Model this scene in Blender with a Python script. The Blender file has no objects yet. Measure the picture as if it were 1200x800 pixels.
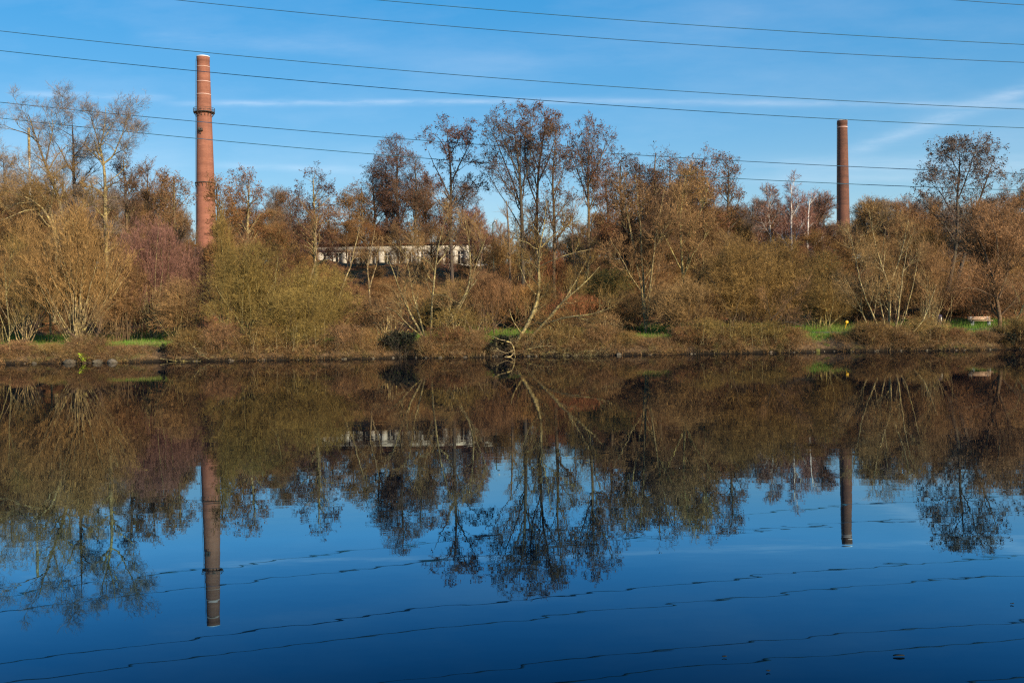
import bpy, math, random
import numpy as np
from mathutils import Vector, Matrix, Euler

# ------------------------------------------------------------------ camera, sky, sun, exposure
S = bpy.context.scene
COL = S.collection
F = 1167.0                     # focal length in photo pixels (photo is 1200 px wide)
CAM = Vector((0, 0, 1.8))
PITCH = math.radians(0.69)
ROLL = math.radians(0.84)
cam_d = bpy.data.cameras.new('camera')
cam = bpy.data.objects.new('camera', cam_d); COL.objects.link(cam)
RM = Matrix.Rotation(math.radians(90) - PITCH, 3, 'X') @ Matrix.Rotation(-ROLL, 3, 'Z')
cam.matrix_world = Matrix.Translation(CAM) @ RM.to_4x4()
cam_d.sensor_width = 36; cam_d.lens = 36 * F / 1200
cam_d.clip_start = 0.1; cam_d.clip_end = 6000
S.camera = cam

SUN_AZ, SUN_EL = math.radians(140), math.radians(21)      # azimuth clockwise from +Y
SUNV = Vector((math.sin(SUN_AZ) * math.cos(SUN_EL), math.cos(SUN_AZ) * math.cos(SUN_EL), math.sin(SUN_EL)))
sd = bpy.data.lights.new('sun', 'SUN'); sd.energy = 5.0; sd.angle = math.radians(0.5); sd.color = (1.0, 0.86, 0.64)
so = bpy.data.objects.new('sun', sd); COL.objects.link(so)
so.rotation_euler = (-SUNV).to_track_quat('-Z', 'Y').to_euler()

W = bpy.data.worlds.new('World'); S.world = W; W.use_nodes = True
S.view_settings.view_transform = 'Standard'; S.view_settings.look = 'None'
S.cycles.use_denoising = False; S.cycles.filter_width = 1.25; S.cycles.max_bounces = 5; S.cycles.diffuse_bounces = 3
S.view_settings.exposure = 0.35; S.view_settings.gamma = 1; S.view_settings.use_curve_mapping = False

class NT:
    """small helper to write node trees"""
    def __init__(s, t): s.t = t; s.n = t.nodes; s.l = t.links
    def new(s, kind, **kw):
        n = s.n.new(kind)
        for k, v in kw.items(): setattr(n, k, v)
        return n
    def put(s, sock, v):
        if isinstance(v, bpy.types.NodeSocket): s.l.new(v, sock)
        elif v is not None:
            if sock.type == 'RGBA' and len(v) == 3: v = (*v, 1)
            sock.default_value = v
    def math(s, op, a, b=None, c=None, clamp=False):
        n = s.new('ShaderNodeMath', operation=op, use_clamp=clamp)
        for i, v in enumerate((a, b, c)):
            if v is not None: s.put(n.inputs[i], v)
        return n.outputs[0]
    def mix(s, f, a, b, mode='MIX'):
        n = s.new('ShaderNodeMix', data_type='RGBA', blend_type=mode)
        s.put(n.inputs[0], f); s.put(n.inputs[6], a); s.put(n.inputs[7], b)
        return n.outputs[2]
    def ramp(s, f, stops):
        n = s.new('ShaderNodeValToRGB'); e = n.color_ramp.elements
        while len(e) < len(stops): e.new(0.5)
        for i, (p, c) in enumerate(stops):
            e[i].position = p; e[i].color = (c, c, c, 1) if isinstance(c, (int, float)) else (*c, 1)
        s.put(n.inputs[0], f); return n.outputs[0]
    def noise(s, vec, scale, detail=4, rough=0.55, dim='3D'):
        n = s.new('ShaderNodeTexNoise', noise_dimensions=dim)
        s.put(n.inputs['Vector'], vec); n.inputs['Scale'].default_value = scale
        n.inputs['Detail'].default_value = detail; n.inputs['Roughness'].default_value = rough
        return n.outputs['Fac']
    def mapping(s, vec, scale=(1, 1, 1), rot=(0, 0, 0), loc=(0, 0, 0)):
        n = s.new('ShaderNodeMapping'); s.put(n.inputs['Vector'], vec)
        n.inputs['Scale'].default_value = scale; n.inputs['Rotation'].default_value = rot; n.inputs['Location'].default_value = loc
        return n.outputs[0]

def build_world():
    N = NT(W.node_tree)
    N.n.clear()
    out = N.new('ShaderNodeOutputWorld'); bg = N.new('ShaderNodeBackground')
    sky = N.new('ShaderNodeTexSky', sky_type='NISHITA')
    sky.sun_disc = False; sky.sun_elevation = SUN_EL; sky.sun_rotation = SUN_AZ
    sky.air_density = 1.0; sky.dust_density = 0.35; sky.ozone_density = 2.2; sky.altitude = 60
    # thin contrails and cirrus, laid out by direction (azimuth, elevation) in degrees
    tc = N.new('ShaderNodeTexCoord'); sp = N.new('ShaderNodeSeparateXYZ'); N.l.new(tc.outputs['Generated'], sp.inputs[0])
    x, y, z = sp.outputs
    yy = N.math('MAXIMUM', y, 0.05)        # straight streaks stay straight in the tangent plane of the sky
    az = N.math('MULTIPLY', N.math('DIVIDE', x, yy), 11.67)
    el = N.math('MULTIPLY', N.math('DIVIDE', z, yy), 11.67)
    cb = N.new('ShaderNodeCombineXYZ'); N.put(cb.inputs[0], az); N.put(cb.inputs[1], el)
    ae = cb.outputs[0]
    wob = N.math('MULTIPLY', N.math('SUBTRACT', N.noise(N.mapping(ae, (0.16, 0.5, 1)), 1.0, 3), 0.5), 0.9)
    total = None
    def add(v):
        nonlocal total
        total = v if total is None else N.math('ADD', total, v)
    def streak(a0, e0, a1, e1, wd, amp, ns, soft=0.6):
        L = math.hypot(a1 - a0, e1 - e0); ux, uy = (a1 - a0) / L, (e1 - e0) / L
        da = N.math('SUBTRACT', az, a0); de = N.math('SUBTRACT', el, e0)
        t = N.math('DIVIDE', N.math('ADD', N.math('MULTIPLY', da, ux), N.math('MULTIPLY', de, uy)), L)
        d = N.math('SUBTRACT', N.math('MULTIPLY', de, ux), N.math('MULTIPLY', da, uy))
        d = N.math('ADD', d, N.math('MULTIPLY', wob, soft))
        g = N.math('EXPONENT', N.math('MULTIPLY', N.math('POWER', N.math('DIVIDE', N.math('ABSOLUTE', d), wd), 2.0), -1.0))
        e1_ = N.math('SMOOTH_MIN', N.math('MULTIPLY', t, 6.0), N.math('MULTIPLY', N.math('SUBTRACT', 1.0, t), 6.0), 0.5)
        e1_ = N.math('MINIMUM', N.math('MAXIMUM', e1_, 0.0), 1.0)
        tex = N.noise(N.mapping(ae, (ns, ns * 6, 1), loc=(a0, e0, 0)), 1.0, 6, 0.65)
        tex = N.math('MAXIMUM', N.math('MULTIPLY', N.math('SUBTRACT', tex, 0.28), 2.2), 0.0)
        add(N.math('MULTIPLY', N.math('MULTIPLY', g, e1_), N.math('MULTIPLY', tex, amp * 0.55)))
    def px(x0, y0, x1, y1, *a):
        k = lambda X_, Y_: ((X_ - 600) / 100, (386 - Y_ - (X_ - 600) * 0.0147) / 100)
        streak(*k(x0, y0), *k(x1, y1), *a)
    px(10, 111, 215, 116, 0.035, 0.40, 1.2, 0.06)
    px(190, 123, 700, 119, 0.035, 0.60, 1.2, 0.06)
    px(600, 118, 1330, 126, 0.04, 0.45, 0.8, 0.06)
    px(975, 186, 1270, 84, 0.085, 0.50, 1.1, 0.12)
    px(840, 196, 1330, 190, 0.10, 0.42, 0.6, 0.1)
    px(860, 211, 1150, 207, 0.06, 0.30, 0.6, 0.1)
    px(240, 193, 480, 203, 0.04, 0.30, 0.9, 0.08)
    px(150, 46, 460, 58, 0.12, 0.18, 0.8, 0.15)
    px(470, 92, 920, 22, 0.25, 0.16, 0.5, 0.3)
    px(-60, 215, 260, 175, 0.3, 0.18, 0.4, 0.2)
    # very faint veil
    veil = N.noise(N.mapping(ae, (0.25, 0.9, 1), rot=(0, 0, -0.2)), 1.0, 6, 0.6)
    veil = N.math('MULTIPLY', N.math('MAXIMUM', N.math('SUBTRACT', veil, 0.45), 0.0), 0.35)
    add(veil)
    f = N.math('MINIMUM', total, 0.8)
    up = N.math('MULTIPLY', N.math('GREATER_THAN', z, 0.0), N.math('GREATER_THAN', y, 0.2))
    f = N.math('MULTIPLY', f, up)
    gm = N.new('ShaderNodeGamma'); N.l.new(sky.outputs[0], gm.inputs[0]); gm.inputs[1].default_value = SKY_GAM
    hs = N.new('ShaderNodeHueSaturation'); N.l.new(gm.outputs[0], hs.inputs['Color'])
    hs.inputs['Saturation'].default_value = SKY_SAT; hs.inputs['Value'].default_value = SKY_VAL; hs.inputs['Hue'].default_value = SKY_HUE
    lum = N.new('ShaderNodeRGBToBW'); N.l.new(gm.outputs[0], lum.inputs[0])
    cl = N.math('MULTIPLY', lum.outputs[0], 1.7 * SKY_VAL)
    ccb = N.new('ShaderNodeCombineColor')
    N.put(ccb.inputs[0], N.math('MULTIPLY', cl, 0.93)); N.put(ccb.inputs[1], N.math('MULTIPLY', cl, 0.98)); N.put(ccb.inputs[2], N.math('MULTIPLY', cl, 1.06))
    c = N.mix(f, hs.outputs[0], ccb.outputs[0])
    N.l.new(c, bg.inputs[0]); bg.inputs[1].default_value = SKY_STR
    N.l.new(bg.outputs[0], out.inputs[0])
SKY_STR, SKY_SAT, SKY_HUE, SKY_GAM, SKY_VAL = 0.15, 2.75, 0.508, 0.40, 2.12
build_world()

# ------------------------------------------------------------------ helpers
def at(px, py, Y):
    """world point seen at photo pixel (px,py) at depth Y"""
    d = RM @ Vector(((px - 600) / F, (400 - py) / F, -1))
    return CAM + d * (Y / d.y)
def X(px, Y, py=395): return at(px, py, Y).x

def tag(o, label=None, cat=None, group=None, kind=None):
    if label: o['label'] = label
    if cat: o['category'] = cat
    if group: o['group'] = group
    if kind: o['kind'] = kind
    return o
def empty(name, loc, rz=0.0):
    o = bpy.data.objects.new(name, None); COL.objects.link(o)
    o.location = loc; o.rotation_euler = (0, 0, rz); o.empty_display_size = 0.3
    return o

def np_mesh(name, V, quads=None, tris=None, smooth=False, mats=(), mi=None, uv=None):
    me = bpy.data.meshes.new(name)
    nq = 0 if quads is None else len(quads); nt = 0 if tris is None else len(tris)
    me.vertices.add(len(V)); me.vertices.foreach_set('co', np.asarray(V, np.float32).ravel())
    loops = []; 
    if nq: loops.append(np.asarray(quads, np.int32).ravel())
    if nt: loops.append(np.asarray(tris, np.int32).ravel())
    L = np.concatenate(loops)
    me.loops.add(len(L)); me.loops.foreach_set('vertex_index', L)
    me.polygons.add(nq + nt)
    st = np.concatenate([np.arange(nq) * 4, nq * 4 + np.arange(nt) * 3]).astype(np.int32)
    me.polygons.foreach_set('loop_start', st)
    if smooth: me.polygons.foreach_set('use_smooth', np.ones(nq + nt, bool))
    for m in mats: me.materials.append(m)
    if mi is not None: me.polygons.foreach_set('material_index', np.asarray(mi, np.int32))
    if uv is not None:
        u = me.uv_layers.new(name='UVMap'); u.data.foreach_set('uv', np.asarray(uv, np.float32)[L].ravel())
    me.update(calc_edges=True)
    return me
def link(name, me, parent=None, loc=None):
    o = bpy.data.objects.new(name, me); COL.objects.link(o)
    if parent: o.parent = parent
    if loc is not None: o.location = loc
    return o

class MB:
    """collects boxes, lathes and tubes in one mesh"""
    def __init__(s): s.V = []; s.Q = []; s.T = []; s.n = 0
    def add(s, V, Q=None, T=None):
        V = np.asarray(V, float)
        if Q is not None and len(Q): s.Q.append(np.asarray(Q) + s.n)
        if T is not None and len(T): s.T.append(np.asarray(T) + s.n)
        s.V.append(V); s.n += len(V)
    def box(s, c, d, rz=0.0, M=None, taper=1.0):
        x, y, z = (v / 2 for v in d)
        V = np.array([(a * x * (taper if k > 0 else 1), b * y * (taper if k > 0 else 1), k * z) for k in (-1, 1) for b in (-1, 1) for a in (-1, 1)])
        if M is not None: V = V @ np.array(M).T
        cr, sr = math.cos(rz), math.sin(rz)
        V = V @ np.array([[cr, sr, 0], [-sr, cr, 0], [0, 0, 1]]) + np.array(c)
        s.add(V, [(0, 2, 3, 1), (4, 5, 7, 6), (0, 1, 5, 4), (2, 6, 7, 3), (0, 4, 6, 2), (1, 3, 7, 5)])
    def lathe(s, prof, n=32, c=(0, 0, 0), cap=True):
        prof = list(prof); a = np.arange(n) * 2 * math.pi / n; V = []
        for r, z in prof: V += [(r * math.cos(t) + c[0], r * math.sin(t) + c[1], z + c[2]) for t in a]
        Q = [(i * n + j, i * n + (j + 1) % n, (i + 1) * n + (j + 1) % n, (i + 1) * n + j) for i in range(len(prof) - 1) for j in range(n)]
        T = []
        if cap:
            V.append((c[0], c[1], prof[-1][1] + c[2])); k = len(V) - 1; b = (len(prof) - 1) * n
            T = [(b + j, b + (j + 1) % n, k) for j in range(n)]
        s.add(V, Q, T)
    def tube(s, pts, rad, n=6):
        V, Q = tubes(np.array(pts, float)[None], np.broadcast_to(np.asarray(rad, float), (len(pts),))[None], n)
        s.add(V, Q)
    def build(s, name, mat, parent=None, loc=None, smooth=False):
        me = np_mesh(name, np.concatenate(s.V), np.concatenate(s.Q) if s.Q else None, np.concatenate(s.T) if s.T else None, smooth, [mat])
        return link(name, me, parent, loc)

def nrm(v): return v / np.maximum(np.linalg.norm(v, axis=-1, keepdims=True), 1e-9)

def tubes(P, R, sides=3):
    """P (n,k,3) polylines, R (n,k) radii -> verts, quads"""
    n, k, _ = P.shape
    T = np.empty_like(P); T[:, 1:-1] = P[:, 2:] - P[:, :-2]; T[:, 0] = P[:, 1] - P[:, 0]; T[:, -1] = P[:, -1] - P[:, -2]
    T = nrm(T)
    T0 = nrm(P[:, -1] - P[:, 0])
    ref = np.where(np.abs(T0[:, 2:3]) > 0.9, np.array([[1.0, 0.13, 0]]), np.array([[0.1, 0.17, 1.0]]))[:, None, :]
    A = nrm(np.cross(T, np.broadcast_to(ref, T.shape))); B = np.cross(T, A)
    an = np.arange(sides) * 2 * math.pi / sides
    V = P[:, :, None, :] + R[:, :, None, None] * (A[:, :, None, :] * np.cos(an)[None, None, :, None] + B[:, :, None, :] * np.sin(an)[None, None, :, None])
    idx = np.arange(n * k * sides).reshape(n, k, sides)
    a = idx[:, :-1, :]; b = idx[:, 1:, :]
    Q = np.stack([a, np.roll(a, -1, 2), np.roll(b, -1, 2), b], -1).reshape(-1, 4)
    return V.reshape(-1, 3), Q

def resample(pts, k):
    pts = np.asarray(pts, float)
    d = np.concatenate([[0], np.cumsum(np.linalg.norm(np.diff(pts[:, :3], axis=0), axis=1))])
    t = np.linspace(0, d[-1], k)
    # smooth a little via Catmull-like interpolation: dense linear then box filter
    o = np.stack([np.interp(t, d, pts[:, i]) for i in range(pts.shape[1])], 1)
    if k > 6:
        q = o.copy(); q[1:-1] = (o[:-2] + 2 * o[1:-1] + o[2:]) / 4; o = q
    return o

def fbm(x, y, seed=0):
    """cheap smooth value noise in numpy, 0..1"""
    r = np.zeros(np.broadcast(x, y).shape); amp = 0.5; tot = 0
    for o in range(4):
        xi = np.floor(x); yi = np.floor(y); fx = x - xi; fy = y - yi
        fx = fx * fx * (3 - 2 * fx); fy = fy * fy * (3 - 2 * fy)
        def h(a, b):
            s = np.sin(a * 127.1 + b * 311.7 + seed * 74.7 + o * 19.3) * 43758.5453
            return s - np.floor(s)
        v = (h(xi, yi) * (1 - fx) + h(xi + 1, yi) * fx) * (1 - fy) + (h(xi, yi + 1) * (1 - fx) + h(xi + 1, yi + 1) * fx) * fy
        r = r + amp * v; tot += amp; amp *= 0.5; x = x * 2.03 + 5.1; y = y * 2.03 + 1.7
    return r / tot

# ------------------------------------------------------------------ materials
def mat(name, fn, rough=0.85, spec=0.2):
    m = bpy.data.materials.new(name); m.use_nodes = True
    N = NT(m.node_tree); b = N.n['Principled BSDF']
    b.inputs['Roughness'].default_value = rough; b.inputs['Specular IOR Level'].default_value = spec
    fn(N, b); return m
def varied(c1, c2, c3=None, scale=1.5, rnd=0.35, fine=0.0, coord='Object', speck=0.0, thr=(0.35, 0.65)):
    SPK = 0.6
    """two / three colours mixed by noise, shifted per object; optional fine speckle"""
    def fn(N, b):
        tc = N.new('ShaderNodeTexCoord'); v = tc.outputs[coord]
        f = N.ramp(N.noise(v, scale, 5, 0.6), [(thr[0], 0.0), (thr[1], 1.0)])
        col = N.mix(f, c1, c2)
        if c3: col = N.mix(N.ramp(N.noise(v, scale * 3.1, 4, 0.7), [(0.52, 0.0), (0.68, 1.0)]), col, c3)
        if speck: col = N.mix(1.0, col, N.ramp(N.noise(v, speck, 2, 0.6), [(0.30, 1 - SPK), (0.5, 1.0), (0.70, 1 + SPK * 2.0)]), 'MULTIPLY')
        oi = N.new('ShaderNodeObjectInfo')
        hs = N.new('ShaderNodeHueSaturation'); N.put(hs.inputs['Color'], col)
        N.put(hs.inputs['Value'], N.math('ADD', N.math('MULTIPLY', oi.outputs['Random'], rnd), 1 - rnd / 2))
        r2 = N.math('FRACT', N.math('MULTIPLY', oi.outputs['Random'], 7.31))
        N.put(hs.inputs['Hue'], N.math('ADD', N.math('MULTIPLY', r2, 0.02), 0.49))
        N.l.new(hs.outputs[0], b.inputs['Base Color'])
    return fn
M = {}
M['bark_brown'] = mat('bark_brown', varied((0.160, 0.102, 0.059), (0.090, 0.057, 0.033), (0.240, 0.185, 0.079), 1.2))
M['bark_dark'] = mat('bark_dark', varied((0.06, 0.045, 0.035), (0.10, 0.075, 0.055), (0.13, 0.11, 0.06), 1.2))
M['bark_pale'] = mat('bark_pale', varied((0.296, 0.220, 0.112), (0.140, 0.099, 0.054), (0.312, 0.251, 0.072), 2.2, 0.3, speck=7.0))
M['bark_lichen'] = mat('bark_lichen', varied((0.265, 0.201, 0.086), (0.140, 0.106, 0.058), (0.328, 0.258, 0.065), 2.2, 0.3, speck=7.0))
M['bark_birch'] = mat('bark_birch', varied((0.74, 0.68, 0.62), (0.45, 0.38, 0.34), (0.10, 0.08, 0.07), 2.2, 0.2))
M['twig_brown'] = mat('twig_brown', varied((0.296, 0.166, 0.068), (0.195, 0.109, 0.048), None, 0.4, 0.4, speck=4.0))
M['twig_rust'] = mat('twig_rust', varied((0.275, 0.145, 0.048), (0.183, 0.099, 0.039), None, 0.4, 0.4, speck=4.0))
M['twig_tan'] = mat('twig_tan', varied((0.334, 0.199, 0.070), (0.241, 0.134, 0.048), None, 0.35, 0.3, speck=4.0))
M['twig_olive'] = mat('twig_olive', varied((0.250, 0.157, 0.046), (0.170, 0.106, 0.033), None, 0.35, 0.25, speck=4.0))
M['twig_purple'] = mat('twig_purple', varied((0.27, 0.135, 0.095), (0.20, 0.10, 0.07), None, 0.5, 0.25, speck=4.0))
M['twig_dark'] = mat('twig_dark', varied((0.15, 0.085, 0.05), (0.09, 0.055, 0.036), None, 0.4, 0.4, speck=4.0))
M['twig_grey'] = mat('twig_grey', varied((0.25, 0.19, 0.15), (0.18, 0.14, 0.12), None, 0.5, 0.3, speck=4.0))
M['twig_red'] = mat('twig_red', varied((0.27, 0.11, 0.045), (0.20, 0.08, 0.036), None, 0.5, 0.25, speck=4.0))
M['leaf_brown'] = mat('leaf_brown', varied((0.15, 0.062, 0.034), (0.085, 0.04, 0.026), None, 1.5, 0.4, speck=4.0), 0.8)
M['leaf_dark'] = mat('leaf_dark', varied((0.075, 0.040, 0.028), (0.115, 0.05, 0.03), None, 1.2, 0.4, speck=4.0), 0.8)
M['leaf_rust'] = mat('leaf_rust', varied((0.208, 0.095, 0.034), (0.136, 0.060, 0.026), None, 1.0, 0.35, speck=4.0), 0.8)
M['leaf_olive'] = mat('leaf_olive', varied((0.200, 0.134, 0.035), (0.270, 0.144, 0.040), None, 1.2, 0.3, speck=4.0), 0.8)
M['leaf_green'] = mat('leaf_green', varied((0.045, 0.075, 0.02), (0.03, 0.045, 0.015), None, 1.2, 0.3, speck=4.0), 0.55)
M['leaf_black'] = mat('leaf_black', varied((0.012, 0.016, 0.008), (0.02, 0.018, 0.010), None, 1.2, 0.3, speck=4.0), 0.9)  # dark floating leaves, and the shade put into the bank hollows
M['leaf_lime'] = mat('leaf_lime', varied((0.42, 0.55, 0.03), (0.30, 0.42, 0.03), None, 3.0, 0.1, speck=4.0), 0.5)
M['grass'] = mat('grass', varied((0.10, 0.25, 0.02), (0.17, 0.22, 0.035), (0.26, 0.20, 0.08), 0.35, 0.1), 0.6)
M['brush'] = mat('brush', varied((0.306, 0.185, 0.070), (0.139, 0.081, 0.036), (0.222, 0.185, 0.057), 0.35, 0.1, speck=5.0))
M['dead_leaves'] = mat('dead_leaves', varied((0.30, 0.135, 0.06), (0.20, 0.09, 0.045), (0.36, 0.22, 0.11), 1.2, 0.1))
M['stone'] = mat('stone', varied((0.17, 0.135, 0.10), (0.09, 0.072, 0.055), (0.13, 0.12, 0.05), 3.0, 0.5))
M['moss_stone'] = mat('moss_stone', varied((0.13, 0.13, 0.025), (0.07, 0.08, 0.02), (0.12, 0.095, 0.06), 4.0, 0.3))
M['galv'] = mat('galv', varied((0.42, 0.45, 0.46), (0.33, 0.36, 0.37), None, 6, 0.1), 0.5, 0.5)
M['steel_dark'] = mat('steel_dark', varied((0.05, 0.045, 0.04), (0.09, 0.07, 0.055), None, 3, 0.1), 0.6, 0.4)
M['wire'] = mat('wire', varied((0.04, 0.12, 0.19), (0.03, 0.10, 0.16), None, 0.2, 0.05), 0.55, 0.3)
M['wood'] = mat('wood', varied((0.62, 0.42, 0.28), (0.50, 0.33, 0.21), (0.66, 0.48, 0.34), 4, 0.1), 0.7)
M['yellow'] = mat('yellow', varied((0.80, 0.45, 0.02), (0.72, 0.38, 0.02), None, 8, 0.05), 0.4, 0.4)
M['bin_dark'] = mat('bin_dark', varied((0.05, 0.035, 0.04), (0.035, 0.03, 0.035), None, 5, 0.1), 0.6)
M['bin_lid'] = mat('bin_lid', varied((0.06, 0.045, 0.09), (0.04, 0.03, 0.06), None, 5, 0.1), 0.5)
M['white_paint'] = mat('white_paint', varied((0.66, 0.60, 0.50), (0.52, 0.46, 0.37), (0.34, 0.29, 0.22), 0.8, 0.1), 0.7)
M['pole_green'] = mat('pole_green', varied((0.10, 0.15, 0.12), (0.08, 0.12, 0.10), None, 3, 0.1), 0.5)
M['roof_red'] = mat('roof_red', varied((0.26, 0.10, 0.06), (0.17, 0.075, 0.05), (0.12, 0.075, 0.05), 1.2, 0.1))
M['cap'] = mat('cap', varied((0.74, 0.74, 0.76), (0.6, 0.6, 0.62), None, 1, 0.1), 0.6)
def _glass(N, b):
    b.inputs['Base Color'].default_value = (0.02, 0.025, 0.03, 1); b.inputs['Specular IOR Level'].default_value = 0.6
M['window_glass'] = mat('window_glass', _glass, 0.08, 0.6)

def brick(c1, c2, mortar, soot):
    def fn(N, b):
        tc = N.new('ShaderNodeTexCoord')
        uvv = tc.outputs['UV']                                   # metres around, metres up
        br = N.new('ShaderNodeTexBrick'); N.put(br.inputs['Vector'], uvv)
        br.inputs['Color1'].default_value = (*c1, 1); br.inputs['Color2'].default_value = (*c2, 1); br.inputs['Mortar'].default_value = (*mortar, 1)
        br.inputs['Scale'].default_value = 1.0; br.inputs['Brick Width'].default_value = 0.5; br.inputs['Row Height'].default_value = 0.16
        br.inputs['Mortar Size'].default_value = 0.012
        # weathering: courses of differing tone, rain streaks, blotches
        ring = N.noise(N.mapping(uvv, (0.02, 0.9, 1)), 1.0, 5, 0.7)
        strk = N.noise(N.mapping(uvv, (1.6, 0.06, 1)), 1.0, 5, 0.65)
        blot = N.noise(N.mapping(uvv, (0.35, 0.22, 1)), 1.0, 6, 0.65)
        c = N.mix(N.math('MULTIPLY', N.ramp(ring, [(0.42, 0.0), (0.62, 1.0)]), 0.5), br.outputs[0], soot, 'MIX')
        c = N.mix(N.math('MULTIPLY', N.ramp(strk, [(0.48, 0.0), (0.72, 1.0)]), 0.5), c, soot)
        c = N.mix(N.math('MULTIPLY', N.ramp(blot, [(0.5, 0.0), (0.7, 1.0)]), 0.35), c, tuple(min(1, v * 1.35) for v in c1))
        N.l.new(c, b.inputs['Base Color'])
        bp = N.new('ShaderNodeBump'); bp.inputs['Strength'].default_value = 0.4; bp.inputs['Distance'].default_value = 0.02
        N.l.new(br.outputs['Fac'], bp.inputs['Height']); bp.invert = True; N.l.new(bp.outputs[0], b.inputs['Normal'])
    return fn
M['brick_orange'] = mat('brick_orange', brick((0.34, 0.135, 0.085), (0.27, 0.10, 0.06), (0.30, 0.17, 0.125), (0.17, 0.07, 0.048)), 0.9)
M['brick_brown'] = mat('brick_brown', brick((0.20, 0.085, 0.055), (0.14, 0.06, 0.042), (0.17, 0.10, 0.075), (0.06, 0.04, 0.034)), 0.9)
M['ring_pale'] = mat('ring_pale', varied((0.50, 0.30, 0.24), (0.62, 0.42, 0.36), None, 0.6, 0.1))

# ------------------------------------------------------------------ terrain
SH = 65.6
def shore(x):
    """Y of the waterline at x: gentle wobble, little coves"""
    s = SH + (fbm(x * 0.09 + 50, x * 0 + 3.3, 2) - 0.5) * 1.8 + (fbm(x * 0.6 + 9, x * 0 + 1.3, 5) - 0.5) * 0.5
    for px, w, d in ((192, 1.0, 1.0), (470, 1.2, 1.3), (588, 1.0, 1.0), (966, 1.2, 1.1), (1178, 1.3, 1.0)):
        xc = (px - 600) / F * 67
        s = s + d * np.exp(-((x - xc) / w) ** 2)
    return s
def gz(x, y):
    x = np.asarray(x, float); y = np.asarray(y, float)
    d = y - shore(x)
    n1 = fbm(x * 0.12 + 30, y * 0.12 + 30, 1) - 0.5; n2 = fbm(x * 0.7, y * 0.7, 7) - 0.5
    top = 1.20 + n1 * 0.25
    z = np.interp(d, [-70, -66, -64, -3, -0.3, 0, 0.35, 1.4, 2.6, 6.2, 9.0, 13.0, 42.0, 47.0, 4000],
                  [0.2, 0.2, -1.2, -1.2, -0.25, 0.0, 0.42, 0.92, 1.06, 1.22, 1.34, 1.62, 8.9, 9.2, 9.2])
    z = z + np.where(d > 0.1, n1 * np.clip(d * 0.2, 0, 1) * 0.35, 0)
    z = z + np.where((d > 0.1) & (d < 3), n2 * 0.35, 0) + np.where(d > 11, n1 * 1.6 * np.clip((d - 11) / 15, 0, 1), 0) + np.where(d > 11, n2 * 0.4 * np.clip((d - 11) / 6, 0, 1), 0)
    return z
def gzf(x, y): return float(gz(np.array([x]), np.array([y]))[0])

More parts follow.
